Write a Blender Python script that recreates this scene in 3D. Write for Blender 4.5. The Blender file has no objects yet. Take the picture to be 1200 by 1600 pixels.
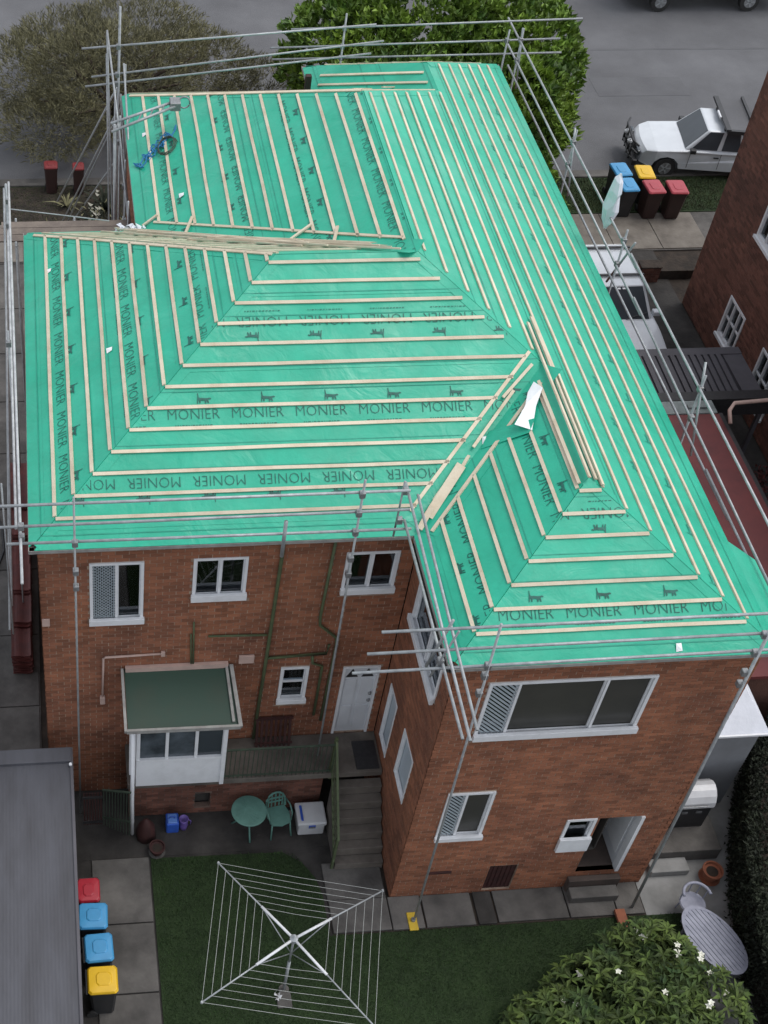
import bpy, bmesh, math, random
from mathutils import Vector, Matrix
random.seed(7)
R = math.radians
scene = bpy.context.scene
COL = scene.collection

# ------------------------------------------------------------------ camera, sky, sun, exposure
def rx(a): return Matrix.Rotation(a, 4, 'X')
def rz(a): return Matrix.Rotation(a, 4, 'Z')
cam_d = bpy.data.cameras.new('camera')
cam = bpy.data.objects.new('camera', cam_d); COL.objects.link(cam)
cam.matrix_world = Matrix.Translation((-11.4509, -13.0240, 25.0694)) @ rz(-0.1321) @ rx(0.7584) @ rz(0.0578)
cam_d.sensor_fit = 'VERTICAL'; cam_d.sensor_height = 24; cam_d.lens = 24 * 2180.237 / 1600
cam_d.shift_x = 305.94 / 1600; cam_d.shift_y = 17.1 / 1600
cam_d.clip_end = 600
scene.camera = cam

SUN_EL, SUN_AZ = 66, 78      # azimuth: where the sun stands, clockwise from +Y
w = bpy.data.worlds.new('World'); scene.world = w; w.use_nodes = True
nt = w.node_tree; nt.nodes.clear()
sky = nt.nodes.new('ShaderNodeTexSky'); sky.sky_type = 'NISHITA'; sky.sun_disc = False
sky.sun_elevation = R(SUN_EL); sky.sun_rotation = R(SUN_AZ); sky.air_density = 1.0; sky.dust_density = 1.5
hs = nt.nodes.new('ShaderNodeHueSaturation'); hs.inputs['Saturation'].default_value = 0.28
bg = nt.nodes.new('ShaderNodeBackground'); bg.inputs[1].default_value = 0.15
ow = nt.nodes.new('ShaderNodeOutputWorld')
nt.links.new(sky.outputs[0], hs.inputs['Color']); nt.links.new(hs.outputs[0], bg.inputs[0]); nt.links.new(bg.outputs[0], ow.inputs[0])
sd = bpy.data.lights.new('sun', 'SUN'); sd.energy = .7; sd.angle = R(30); sd.color = (1, .96, .9)
so = bpy.data.objects.new('sun', sd); COL.objects.link(so)
a, e = R(SUN_AZ), R(SUN_EL)
sdir = Vector((math.sin(a) * math.cos(e), math.cos(a) * math.cos(e), math.sin(e)))
so.rotation_euler = sdir.to_track_quat('Z', 'Y').to_euler(); so.location = (0, 0, 40)
scene.view_settings.view_transform = 'Standard'; scene.view_settings.look = 'None'
scene.view_settings.exposure = 0.74; scene.view_settings.gamma = 1; scene.view_settings.use_curve_mapping = False

# ------------------------------------------------------------------ materials
def mat(name, col, rough=.8, col2=None, scale=3.0, detail=6, bump=0.0, bscale=None, metal=0.0, isl=0.0, spec=None,
        stretch=(1, 1, 1), lo=.35, hi=.65, coat=0, patch=0, pscale=.45):
    m = bpy.data.materials.new(name); m.use_nodes = True
    n = m.node_tree; b = n.nodes['Principled BSDF']; L = n.links.new
    b.inputs['Roughness'].default_value = rough; b.inputs['Metallic'].default_value = metal
    if spec is not None: b.inputs['Specular IOR Level'].default_value = spec
    if coat: b.inputs['Coat Weight'].default_value = coat
    tc = n.nodes.new('ShaderNodeTexCoord'); mp = n.nodes.new('ShaderNodeMapping'); mp.inputs['Scale'].default_value = stretch
    L(tc.outputs['Object'], mp.inputs[0])
    out = None
    c1 = (*col, 1)
    if col2 is not None:
        nz = n.nodes.new('ShaderNodeTexNoise'); nz.inputs['Scale'].default_value = scale; nz.inputs['Detail'].default_value = detail
        nz.inputs['Roughness'].default_value = .62
        L(mp.outputs[0], nz.inputs['Vector'])
        mr = n.nodes.new('ShaderNodeMapRange'); mr.inputs['From Min'].default_value = lo; mr.inputs['From Max'].default_value = hi
        L(nz.outputs['Fac'], mr.inputs['Value'])
        mx = n.nodes.new('ShaderNodeMix'); mx.data_type = 'RGBA'
        mx.inputs['A'].default_value = c1; mx.inputs['B'].default_value = (*col2, 1)
        L(mr.outputs[0], mx.inputs['Factor']); out = mx.outputs['Result']
    if isl:
        oi = n.nodes.new('ShaderNodeObjectInfo'); ge = n.nodes.new('ShaderNodeNewGeometry')
        ad = n.nodes.new('ShaderNodeMath'); ad.operation = 'ADD'; fr = n.nodes.new('ShaderNodeMath'); fr.operation = 'FRACT'
        L(oi.outputs['Random'], ad.inputs[0]); L(ge.outputs['Random Per Island'], ad.inputs[1]); L(ad.outputs[0], fr.inputs[0])
        m2 = n.nodes.new('ShaderNodeMapRange'); m2.inputs['To Min'].default_value = 1 - isl; m2.inputs['To Max'].default_value = 1 + isl
        L(fr.outputs[0], m2.inputs['Value'])
        h = n.nodes.new('ShaderNodeHueSaturation'); L(m2.outputs[0], h.inputs['Value'])
        if out is None: h.inputs['Color'].default_value = c1
        else: L(out, h.inputs['Color'])
        out = h.outputs[0]
    if patch:
        pn = n.nodes.new('ShaderNodeTexNoise'); pn.inputs['Scale'].default_value = pscale; pn.inputs['Detail'].default_value = 7; pn.inputs['Roughness'].default_value = .65
        pm = n.nodes.new('ShaderNodeMapping'); pm.inputs['Scale'].default_value = (1.6, 1.6, .8); L(tc.outputs['Object'], pm.inputs[0]); L(pm.outputs[0], pn.inputs['Vector'])
        pr = n.nodes.new('ShaderNodeMapRange'); pr.inputs['From Min'].default_value = .32; pr.inputs['From Max'].default_value = .68
        pr.inputs['To Min'].default_value = 1 - patch; pr.inputs['To Max'].default_value = 1 + patch * .6; L(pn.outputs['Fac'], pr.inputs['Value'])
        ph = n.nodes.new('ShaderNodeHueSaturation'); L(pr.outputs[0], ph.inputs['Value'])
        if out is None: ph.inputs['Color'].default_value = c1
        else: L(out, ph.inputs['Color'])
        out = ph.outputs[0]
    if out is None: b.inputs['Base Color'].default_value = c1
    else: L(out, b.inputs['Base Color'])
    if bump:
        nb = n.nodes.new('ShaderNodeTexNoise'); nb.inputs['Scale'].default_value = bscale or scale * 6; nb.inputs['Detail'].default_value = 5
        L(mp.outputs[0], nb.inputs['Vector'])
        bp = n.nodes.new('ShaderNodeBump'); bp.inputs['Strength'].default_value = bump; bp.inputs['Distance'].default_value = .02
        L(nb.outputs['Fac'], bp.inputs['Height']); L(bp.outputs[0], b.inputs['Normal'])
    return m

def leafmat(name, col, col2, scale=.5, isl=.35, rough=.55):
    m = mat(name, col, rough, col2, scale=scale, detail=3, isl=isl, patch=.3 if 'grass' in name else 0, pscale=.7)
    n = m.node_tree; b = n.nodes['Principled BSDF']
    b.inputs['Transmission Weight'].default_value = 0
    b.inputs['Subsurface Weight'].default_value = 0
    return m

def roomglass(name):
    m = bpy.data.materials.new(name); m.use_nodes = True; n = m.node_tree; n.nodes.clear(); L = n.links.new
    o = n.nodes.new('ShaderNodeOutputMaterial'); mx = n.nodes.new('ShaderNodeMixShader'); t = n.nodes.new('ShaderNodeBsdfTransparent'); g = n.nodes.new('ShaderNodeBsdfGlossy')
    t.inputs[0].default_value = (.72, .76, .77, 1); g.inputs['Roughness'].default_value = .03; g.inputs[0].default_value = (.9, .95, 1, 1)
    f = n.nodes.new('ShaderNodeFresnel'); f.inputs[0].default_value = 1.6; nz = n.nodes.new('ShaderNodeTexNoise'); nz.inputs['Scale'].default_value = 2.2; nz.inputs['Detail'].default_value = 5
    tc = n.nodes.new('ShaderNodeTexCoord'); L(tc.outputs['Object'], nz.inputs['Vector'])
    a = n.nodes.new('ShaderNodeMath'); a.operation = 'MULTIPLY_ADD'; a.inputs[1].default_value = .10; L(nz.outputs['Fac'], a.inputs[0]); L(f.outputs[0], a.inputs[2])
    L(a.outputs[0], mx.inputs[0]); L(t.outputs[0], mx.inputs[1]); L(g.outputs[0], mx.inputs[2]); L(mx.outputs[0], o.inputs[0])
    return m
def glassmat(name, tint=(.02, .024, .028)):
    m = bpy.data.materials.new(name); m.use_nodes = True
    b = m.node_tree.nodes['Principled BSDF']; n = m.node_tree
    b.inputs['Roughness'].default_value = .06
    nz = n.nodes.new('ShaderNodeTexNoise'); nz.inputs['Scale'].default_value = 1.3
    mx = n.nodes.new('ShaderNodeMix'); mx.data_type = 'RGBA'
    mx.inputs['A'].default_value = (*tint, 1); mx.inputs['B'].default_value = (tint[0] * 2.2, tint[1] * 2.2, tint[2] * 2.2, 1)
    tc = n.nodes.new('ShaderNodeTexCoord'); n.links.new(tc.outputs['Object'], nz.inputs['Vector'])
    n.links.new(nz.outputs['Fac'], mx.inputs['Factor']); n.links.new(mx.outputs['Result'], b.inputs['Base Color'])
    return m

def membranemat():
    m = mat('green_membrane', (.016, .360, .228), .46, (.024, .415, .270), scale=.7, detail=4, lo=.3, hi=.7, patch=.10, pscale=1.4)
    n = m.node_tree; L = n.links.new; b = n.nodes['Principled BSDF']
    tc = n.nodes['Texture Coordinate']
    n1 = n.nodes.new('ShaderNodeTexNoise'); n1.inputs['Scale'].default_value = 1.6; n1.inputs['Detail'].default_value = 3; n1.inputs['Distortion'].default_value = 1.5
    n2 = n.nodes.new('ShaderNodeTexNoise'); n2.inputs['Scale'].default_value = 14; n2.inputs['Detail'].default_value = 4
    L(tc.outputs['Object'], n1.inputs['Vector']); L(tc.outputs['Object'], n2.inputs['Vector'])
    ma = n.nodes.new('ShaderNodeMath'); ma.operation = 'MULTIPLY_ADD'; ma.inputs[1].default_value = .12
    L(n2.outputs['Fac'], ma.inputs[0]); L(n1.outputs['Fac'], ma.inputs[2])
    rr = n.nodes.new('ShaderNodeTexNoise'); rr.inputs['Scale'].default_value = .9; rr.inputs['Detail'].default_value = 6; L(tc.outputs['Object'], rr.inputs['Vector'])
    rm = n.nodes.new('ShaderNodeMapRange'); rm.inputs['From Min'].default_value = .35; rm.inputs['From Max'].default_value = .65; rm.inputs['To Min'].default_value = .28; rm.inputs['To Max'].default_value = .62
    L(rr.outputs['Fac'], rm.inputs['Value']); L(rm.outputs[0], b.inputs['Roughness'])
    bp = n.nodes.new('ShaderNodeBump'); bp.inputs['Strength'].default_value = .34; bp.inputs['Distance'].default_value = .06
    L(ma.outputs[0], bp.inputs['Height']); L(bp.outputs[0], b.inputs['Normal'])
    return m

M = {}
M['brick'] = mat('red_brick', (.305, .120, .062), .9, (.205, .080, .045), scale=.9, bump=.5, bscale=40, isl=.26, patch=.24)
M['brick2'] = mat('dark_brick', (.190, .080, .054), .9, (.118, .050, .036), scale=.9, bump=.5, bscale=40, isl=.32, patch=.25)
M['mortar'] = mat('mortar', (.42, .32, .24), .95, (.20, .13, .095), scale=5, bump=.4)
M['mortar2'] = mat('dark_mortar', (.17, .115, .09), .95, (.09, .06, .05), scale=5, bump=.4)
M['green'] = membranemat()
M['lapline'] = mat('lap_line_ink', (.012, .22, .155), .6, (.02, .32, .22), scale=2.5)
M['ink'] = mat('print_ink', (.004, .065, .050), .55, (.008, .13, .10), scale=9)
M['timber'] = mat('pine_batten', (.64, .56, .43), .75, (.50, .40, .28), scale=2.2, bump=.3, bscale=30, isl=.12, stretch=(1, 1, 1), lo=.42, hi=.75)
M['steel'] = mat('galvanised_pipe', (.40, .42, .43), .45, (.27, .285, .295), scale=7, metal=.25, bump=.1, isl=.12)
M['plank'] = mat('weathered_plank', (.20, .165, .135), .85, (.13, .105, .09), scale=3, bump=.4, patch=.2)
M['steelw'] = mat('pale_dusty_pipe', (.52, .53, .54), .55, (.36, .37, .38), scale=5, metal=.1)
M['clamp'] = mat('steel_clamp', (.30, .31, .32), .5, (.20, .2, .2), scale=20, metal=.5)
M['white'] = mat('white_paint', (.72, .73, .75), .45, (.60, .61, .62), scale=4, lo=.45, hi=.8)
M['whitecar'] = mat('white_car_paint', (.62, .65, .68), .3, (.56, .59, .62), scale=2, coat=.6)
M['black'] = mat('black_plastic', (.018, .018, .02), .5, (.03, .03, .032), scale=12)
M['rubber'] = mat('tyre_rubber', (.018, .018, .018), .85, (.028, .027, .026), scale=20)
M['glass'] = roomglass('window_glass'); M['carglass'] = glassmat('car_glass', (.03, .036, .042))
M['dusk'] = mat('tinted_flyscreen_pane', (.058, .056, .050), .35, (.042, .041, .038), scale=1.1)
M['reflpane'] = mat('painted_reflection_pane', (.10, .12, .14), .22, (.035, .042, .05), scale=1.6)  # pale grey reflections painted into the pane colour
M['frost'] = mat('frosted_pane', (.36, .42, .47), .35, (.44, .5, .55), scale=1.2)
M['curtain'] = mat('grey_curtain', (.22, .21, .23), .9, (.15, .145, .16), scale=3)
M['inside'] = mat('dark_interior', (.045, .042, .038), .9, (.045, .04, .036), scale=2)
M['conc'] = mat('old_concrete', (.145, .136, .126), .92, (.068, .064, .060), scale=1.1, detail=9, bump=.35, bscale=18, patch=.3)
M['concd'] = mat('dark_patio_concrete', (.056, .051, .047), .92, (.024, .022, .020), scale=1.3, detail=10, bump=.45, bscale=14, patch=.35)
M['concb'] = mat('brownish_step_concrete', (.165, .145, .125), .92, (.085, .074, .064), scale=1.6, detail=9, bump=.35, bscale=16, patch=.3)
M['concl'] = mat('pale_concrete', (.27, .27, .265), .9, (.17, .17, .165), scale=1.3, detail=8, bump=.25, bscale=14)
M['foot'] = mat('footpath_concrete', (.20, .18, .155), .92, (.12, .105, .09), scale=1.6, detail=9, bump=.3, bscale=16)
M['asphalt'] = mat('asphalt', (.132, .133, .140), .9, (.100, .100, .106), scale=.35, detail=10, bump=.7, bscale=45, patch=.22, pscale=.12)
M['asphalt2'] = mat('asphalt_patch', (.112, .113, .119), .92, (.092, .092, .098), scale=.9, detail=9, bump=.6, bscale=40)
M['earth'] = mat('dark_earth', (.05, .037, .028), .98, (.02, .016, .013), scale=2.5, detail=9, bump=.8, bscale=12)
M['lawn'] = mat('lawn_soil', (.022, .042, .012), .98, (.014, .028, .008), scale=3, detail=8, bump=.6, bscale=50)
M['grass'] = leafmat('grass_blade', (.030, .066, .014), (.018, .044, .009), scale=1.2, isl=.4, rough=.8)
M['grassv'] = leafmat('verge_grass_blade', (.055, .078, .026), (.044, .05, .020), scale=1.2, isl=.4, rough=.8)
M['gpaint'] = mat('faded_green_pipe_paint', (.090, .115, .052), .7, (.06, .08, .038), scale=6)
M['gdark'] = mat('dark_green_rail_paint', (.05, .075, .05), .6, (.03, .045, .032), scale=6)
M['awn'] = mat('dark_green_sheet', (.017, .050, .034), .55, (.034, .046, .030), scale=.9, detail=4, lo=.5, hi=.85, bump=.1)
M['pinkpipe'] = mat('pinkish_conduit', (.50, .36, .31), .6, (.42, .30, .26), scale=6)
M['door'] = mat('door_paint', (.62, .64, .67), .4, (.55, .57, .6), scale=2)
M['shed'] = mat('weathered_grey_sheet', (.075, .077, .090), .65, (.050, .050, .057), scale=.8, detail=8, bump=.15, stretch=(3, .6, 1))
M['carp'] = mat('carport_sheet', (.095, .092, .105), .6, (.065, .062, .070), scale=1, detail=7)
M['redroof'] = mat('red_painted_sheet', (.140, .027, .027), .6, (.095, .020, .022), scale=1.6, detail=8)
M['flash'] = mat('grey_flashing', (.21, .24, .24), .6, (.13, .15, .15), scale=4, metal=.2)
M['tile'] = mat('maroon_roof_tile', (.115, .026, .022), .7, (.07, .018, .017), scale=4, isl=.25, bump=.3)
M['gutter'] = mat('gutter_metal', (.17, .15, .14), .6, (.1, .085, .08), scale=4, metal=.1)
M['gutlip'] = mat('pale_fascia', (.33, .33, .31), .7, (.22, .21, .20), scale=5)
M['leaf'] = leafmat('tree_leaf', (.19, .29, .034), (.060, .125, .020), scale=.7, isl=.5)
M['olive'] = leafmat('olive_leaf', (.18, .17, .088), (.105, .100, .056), scale=.5, isl=.45, rough=.85)
M['palew'] = leafmat('pale_twig', (.42, .42, .40), (.3, .3, .28), scale=4)
M['bush'] = leafmat('bush_leaf', (.085, .125, .022), (.018, .042, .009), scale=1.6, isl=.5, rough=.8)
M['hedge'] = leafmat('hedge_leaf', (.017, .024, .010), (.009, .012, .006), scale=1.5, isl=.4, rough=.8)
M['petal'] = mat('white_petal', (.78, .78, .68), .6, (.7, .7, .6), scale=9)
M['bark'] = mat('bark', (.06, .042, .03), .95, (.035, .025, .019), scale=7, bump=.8, bscale=25)
M['bin'] = mat('bin_body', (.022, .024, .026), .5, (.034, .034, .036), scale=4)
M['binbrown'] = mat('dark_maroon_bin_body', (.040, .018, .016), .55, (.03, .014, .013), scale=4)
M['lid_red'] = mat('red_lid', (.40, .018, .035), .4, (.33, .02, .035), scale=3)
M['lid_shaded'] = mat('shade_painted_red_lid', (.20, .022, .025), .55, (.15, .02, .02), scale=3)  # red lid darkened in colour for the shade under the tree
M['lid_pink'] = mat('faded_red_lid', (.42, .055, .075), .5, (.34, .045, .06), scale=3)
M['lid_blue'] = mat('blue_lid', (.055, .30, .56), .4, (.05, .25, .48), scale=3)
M['lid_yel'] = mat('yellow_lid', (.74, .46, .012), .4, (.66, .4, .012), scale=3)
M['teal'] = mat('teal_green_paint', (.115, .255, .215), .5, (.09, .20, .17), scale=6)
M['blue'] = mat('blue_plastic', (.03, .11, .52), .45, (.025, .08, .4), scale=4)
M['bluepale'] = mat('pale_blue_plastic', (.12, .25, .62), .45, (.1, .2, .52), scale=4)
M['purple'] = mat('purple_plastic', (.16, .10, .36), .5, (.12, .08, .28), scale=4)
M['esky'] = mat('white_cooler_plastic', (.58, .59, .60), .4, (.5, .5, .51), scale=3)
M['terra'] = mat('terracotta', (.30, .105, .055), .85, (.2, .07, .04), scale=5)
M['darkred'] = mat('dark_red_stained_timber', (.055, .016, .014), .7, (.03, .01, .009), scale=5)
M['yellow'] = mat('yellow_plastic_foot', (.62, .42, .03), .5, (.5, .34, .03), scale=5)
M['wicker'] = mat('weathered_bluegrey_timber', (.33, .34, .41), .75, (.24, .25, .31), scale=5, stretch=(1, 1, 1))
M['render'] = mat('grey_render', (.20, .21, .225), .85, (.15, .155, .165), scale=1.2)
M['canvas'] = mat('white_canvas', (.72, .74, .80), .8, (.64, .66, .71), scale=2, bump=.3)
M['rope'] = mat('blue_rope', (.02, .20, .42), .7, (.02, .15, .33), scale=8)
M['foil'] = mat('white_membrane_back', (.80, .82, .83), .35, (.68, .71, .72), scale=4, bump=.4, bscale=9)
M['brownstep'] = mat('brown_step_paint', (.085, .062, .052), .85, (.055, .042, .036), scale=3)
M['stripe'] = mat('grille_slat', (.38, .43, .46), .5, (.32, .37, .40), scale=5)
M['wiretwig'] = mat('clothes_line_cord', (.46, .47, .45), .6, (.38, .39, .37), scale=8)

# ------------------------------------------------------------------ helpers
def tag(o, label=None, cat=None, group=None, kind=None):
    if label: o['label'] = label
    if cat: o['category'] = cat
    if group: o['group'] = group
    if kind: o['kind'] = kind
    return o
BASE = {}
def thing(name, label, cat, loc=(0, 0, 0), group=None, rot=0):
    o = bpy.data.objects.new(name, None); COL.objects.link(o); o.location = loc; o.rotation_euler = (0, 0, rot)
    o.empty_display_size = .2
    BASE[o.name] = Vector(loc)
    return tag(o, label, cat, group)
def rootof(o):
    while o.parent: o = o.parent
    return o

class Frame:
    """local frame on a wall: u along it, n outward, z up"""
    def __init__(s, o, u, n=None):
        s.o = Vector(o); s.u = Vector(u).normalized(); s.w = Vector((0, 0, 1))
        s.n = Vector(n).normalized() if n else s.u.cross(s.w)
    def p(s, u, n, z): return s.o + s.u * u + s.n * n + s.w * z
ID = Frame((0, 0, 0), (1, 0, 0), (0, 1, 0))

class MB:
    def __init__(s): s.v = []; s.f = []; s.m = []; s.mi = 0
    def add(s, vs, fs):
        b = len(s.v); s.v += [tuple(x) for x in vs]
        for f in fs: s.f.append(tuple(b + i for i in f)); s.m.append(s.mi)
    def hexa(s, c):   # c: 8 corners, bottom 4 ccw then top 4
        c = [Vector(x) for x in c]
        d = (c[1] - c[0]).cross(c[3] - c[0]).dot(c[4] - c[0])
        fs = [(0, 3, 2, 1), (4, 5, 6, 7), (0, 1, 5, 4), (1, 2, 6, 5), (2, 3, 7, 6), (3, 0, 4, 7)]
        if d < 0: fs = [tuple(reversed(f)) for f in fs]
        s.add(c, fs)
    def box(s, x0, x1, y0, y1, z0, z1, F=ID, tx=0, ty=0):
        s.hexa([F.p(x0, y0, z0), F.p(x1, y0, z0), F.p(x1, y1, z0), F.p(x0, y1, z0),
                F.p(x0 + tx, y0 + ty, z1), F.p(x1 - tx, y0 + ty, z1), F.p(x1 - tx, y1 - ty, z1), F.p(x0 + tx, y1 - ty, z1)])
        return s
    def bar(s, a, b, w, h, up=(0, 0, 1), lift=0):   # rectangular bar from a to b, w wide, h along up
        a = Vector(a); b = Vector(b); d = (b - a).normalized(); up = Vector(up)
        sd_ = d.cross(up).normalized(); up = sd_.cross(d).normalized()
        a = a + up * lift; b = b + up * lift; x = sd_ * (w / 2); h = up * h
        s.hexa([a - x, a + x, b + x, b - x, a - x + h, a + x + h, b + x + h, b - x + h]); return s
    def tube(s, pts, r, n=8, r2=None, cap=True):
        pts = [Vector(p) for p in pts]; k = len(pts); rings = []
        for i, p in enumerate(pts):
            d = ((pts[i + 1] - p) if i == 0 else (p - pts[i - 1]) if i == k - 1 else (pts[i + 1] - pts[i - 1])).normalized()
            ref = Vector((0, 0, 1)) if abs(d.z) < .9 else Vector((1, 0, 0))
            x = d.cross(ref).normalized(); y = d.cross(x).normalized()
            rr = r if r2 is None else r + (r2 - r) * i / (k - 1)
            rings.append([p + x * math.cos(2 * math.pi * j / n) * rr + y * math.sin(2 * math.pi * j / n) * rr for j in range(n)])
        vs = [q for g in rings for q in g]; fs = []
        for i in range(k - 1):
            for j in range(n):
                a, b = i * n + j, i * n + (j + 1) % n
                fs.append((a, a + n, b + n, b))
        if cap: fs.append(tuple(range(n))); fs.append(tuple((k - 1) * n + j for j in reversed(range(n))))
        s.add(vs, fs); return s
    def loft(s, rings, cap=True):
        n = len(rings[0]); vs = [q for g in rings for q in g]; fs = []
        for i in range(len(rings) - 1):
            for j in range(n):
                a, b = i * n + j, i * n + (j + 1) % n
                fs.append((a, b, b + n, a + n))
        if cap: fs.append(tuple(reversed(range(n)))); fs.append(tuple((len(rings) - 1) * n + j for j in range(n)))
        s.add(vs, fs); return s
    def lathe(s, c, prof, n=20, sx=1, sy=1):
        c = Vector(c)
        s.loft([[c + Vector((math.cos(2 * math.pi * j / n) * r * sx, math.sin(2 * math.pi * j / n) * r * sy, z)) for j in range(n)] for r, z in prof]); return s
    def prism(s, pts, z0, z1, F=ID):   # polygon in (u,n), extruded in z
        s.loft([[F.p(x, y, z0) for x, y in pts], [F.p(x, y, z1) for x, y in pts]]); return s
    def sheet(s, pts): s.add(pts, [tuple(range(len(pts)))]); return s
    def build(s, name, m, parent=None, smooth=False, bevel=0, fix=False):
        me = bpy.data.meshes.new(name)
        off = BASE.get(rootof(parent).name, Vector((0, 0, 0))) if parent else Vector((0, 0, 0))
        me.from_pydata([(x - off.x, y - off.y, z - off.z) for x, y, z in s.v], [], s.f)
        ms = m if isinstance(m, (list, tuple)) else [m]
        for q in ms: me.materials.append(q)
        if len(ms) > 1: me.polygons.foreach_set('material_index', s.m)
        if smooth: me.polygons.foreach_set('use_smooth', [True] * len(me.polygons))
        if fix:
            bm = bmesh.new(); bm.from_mesh(me); bmesh.ops.recalc_face_normals(bm, faces=bm.faces); bm.to_mesh(me); bm.free()
        me.update()
        o = bpy.data.objects.new(name, me); COL.objects.link(o)
        if parent: o.parent = parent
        if bevel:
            bv = o.modifiers.new('bevel', 'BEVEL'); bv.width = bevel; bv.segments = 2; bv.limit_method = 'ANGLE'; bv.angle_limit = R(40)
        if s_top(parent): o.location = (0, 0, 0)
        return o
def s_top(p): return p is None

def copy_tree(o, parent=None):
    c = o.copy(); COL.objects.link(c); c.parent = parent
    for ch in o.children: copy_tree(ch, c)
    return c
def struct(name, mb, m, label=None):
    o = mb.build(name, m); o['kind'] = 'structure'
    if label: o['label'] = label
    return o

# ------------------------------------------------------------------ setting: ground, road, footpath
struct('ground', MB().box(-160, 160, -110, 190, -.5, -.03), M['earth'])
struct('road', MB().box(-160, 160, 25.55, 44, -.3, -.012), M['asphalt'])
struct('road_patch', MB().box(8.2, 11.6, 30.6, 31.9, -.0119, -.006), M['concd'] if False else M['asphalt2'])
struct('road_patch', MB().box(-14, 60, 33.9, 34.02, -.0119, -.007), M['asphalt2'])
kb = tag(MB().box(-160, 160, 25.35, 25.5, -.3, .11).build('kerb', M['conc'], bevel=.02), kind='structure')
kb2 = tag(MB().box(-160, 160, 25.5, 25.9, -.3, -.004).build('gutter_strip', M['conc']), kind='structure')
struct('verge', MB().box(-160, 160, 23.35, 25.35, -.3, .05), M['lawn'])
fp = MB().box(-160, 160, 21.35, 23.35, -.3, .02).build('footpath', M['conc']); fp['kind'] = 'structure'
for i in range(16):
    x = -15.3 + i * 1.52
    o = MB().box(x, x + 1.5, 21.4, 23.3, .02, .055 + random.uniform(-.004, .004)).build('slab', M['foot'], fp, bevel=.008)
# grass on the verge
def blades(name, regions, m, n, hgt, wid, z0, parent=None, seed=1):
    rnd = random.Random(seed); g = MB()
    tot = sum((r[1] - r[0]) * (r[3] - r[2]) for r in regions)
    for x0, x1, y0, y1, *test in regions:
        for _ in range(int(n * (x1 - x0) * (y1 - y0) / tot)):
            x, y = rnd.uniform(x0, x1), rnd.uniform(y0, y1)
            if test and not test[0](x, y): continue
            a_ = rnd.uniform(0, 6.28); hh = hgt * rnd.uniform(.5, 1.3); l = rnd.uniform(.2, .9) * hh
            dx, dy = math.cos(a_) * wid, math.sin(a_) * wid
            g.add([(x - dx, y - dy, z0), (x + dx, y + dy, z0), (x - dy / wid * l, y + dx / wid * l, z0 + hh)], [(0, 1, 2)])
    return tag(g.build(name, m, parent), kind='stuff')
tag(blades('grass', [(4.9, 12.5, 23.4, 25.3), (-14, -9, 23.4, 25.3)], M['grassv'], 26000, .06, .010, .05), 'dull green grass growing on the roadside verge', 'grass')

# front garden left of the house, driveways
struct('garden_bed', MB().box(-14, -8.9, 23.4, 25.3, .052, .07), M['earth'])
drive = MB().box(-30, -12.05, -20, 21.35, -.3, 0).build('driveway', M['conc']); drive['kind'] = 'structure'
for i in range(9):
    y = 3.2 + i * 2.0
    MB().box(-16.4, -12.08, y, y + 1.97, 0, .03).build('slab', M['conc'], drive, bevel=.006)
struct('front_path', MB().box(-12.05, 2.8, 18.9, 21.35, -.3, .012), M['conc'])
struct('front_paving', MB().box(-12.05, -9.6, 11.8, 18.9, -.3, .004), M['foot'])
struct('side_driveway', MB().box(2.8, 7.15, 5.2, 21.35, -.3, .004), M['concd'])
struct("side_ground", MB().box(-.1, 2.8, 3.2, 18.9, -.3, -.002), M["earth"])

# back yard
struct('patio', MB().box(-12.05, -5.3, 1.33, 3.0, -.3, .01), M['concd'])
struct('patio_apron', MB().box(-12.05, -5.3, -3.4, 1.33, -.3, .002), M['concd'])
def lawn_in(x, y):
    if x < -9.9 or x > .4: return False
    top = 1.25 if x < -7.2 else (1.25 - (x + 7.2) ** 2 * 2.6 if x < -6.6 else -.64)
    if -6.6 <= x: return y < -.64
    return y < top
g = MB(); pts = [(-9.92, -3.6), (.5, -3.6), (.5, -.64), (-6.57, -.64), (-6.57, .2), (-6.66, .62), (-6.9, 1.0), (-7.25, 1.24), (-9.92, 1.28)]
lawn = struct('lawn', MB().prism(pts, -.2, .035), M['lawn'])
tag(blades('grass', [(-9.9, .4, -3.5, 1.26, lawn_in)], M['grass'], 90000, .045, .006, .035, seed=4), 'short dark green lawn grass under the rotary clothesline', 'grass')
yp = MB().box(-12.02, -9.94, -3.6, 1.3, -.2, .012).build('yard_path', M['concd']); yp['kind'] = 'structure'
for (x0, x1, y0, y1) in ((-11.1, -9.96, -.1, 1.3), (-11.1, -9.96, -1.52, -.13), (-11.1, -9.96, -3.5, -1.55)):
    MB().box(x0, x1, y0, y1, .012, .05 + random.uniform(-.006, .006)).build('slab', M['conc'], yp, bevel=.005)
rp = MB().box(-6.5, -.2, -.62, .1, -.2, .008).build('rear_path', M['earth']); rp['kind'] = 'structure'
MB().box(-6.5, -5.33, .105, .92, .008, .055).build('slab', M['conc'], rp, bevel=.012)
xs = [-6.5, -5.32, -4.66, -3.62, -3.2, -1.75, -.78, -.22]
for i in range(7):
    w_ = .012 if i not in (2, 3) else .03
    MB().box(xs[i] + w_, xs[i + 1] - w_, -.61 + random.uniform(0, .03), .09, .008, .06 + random.uniform(-.01, .012)).build('slab', M['conc'] if i != 3 else M['concd'], rp, bevel=.012)
struct('side_yard_paving', MB().box(-.2, 3.2, -6, 3.2, -.2, .02), M['concl'])

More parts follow.
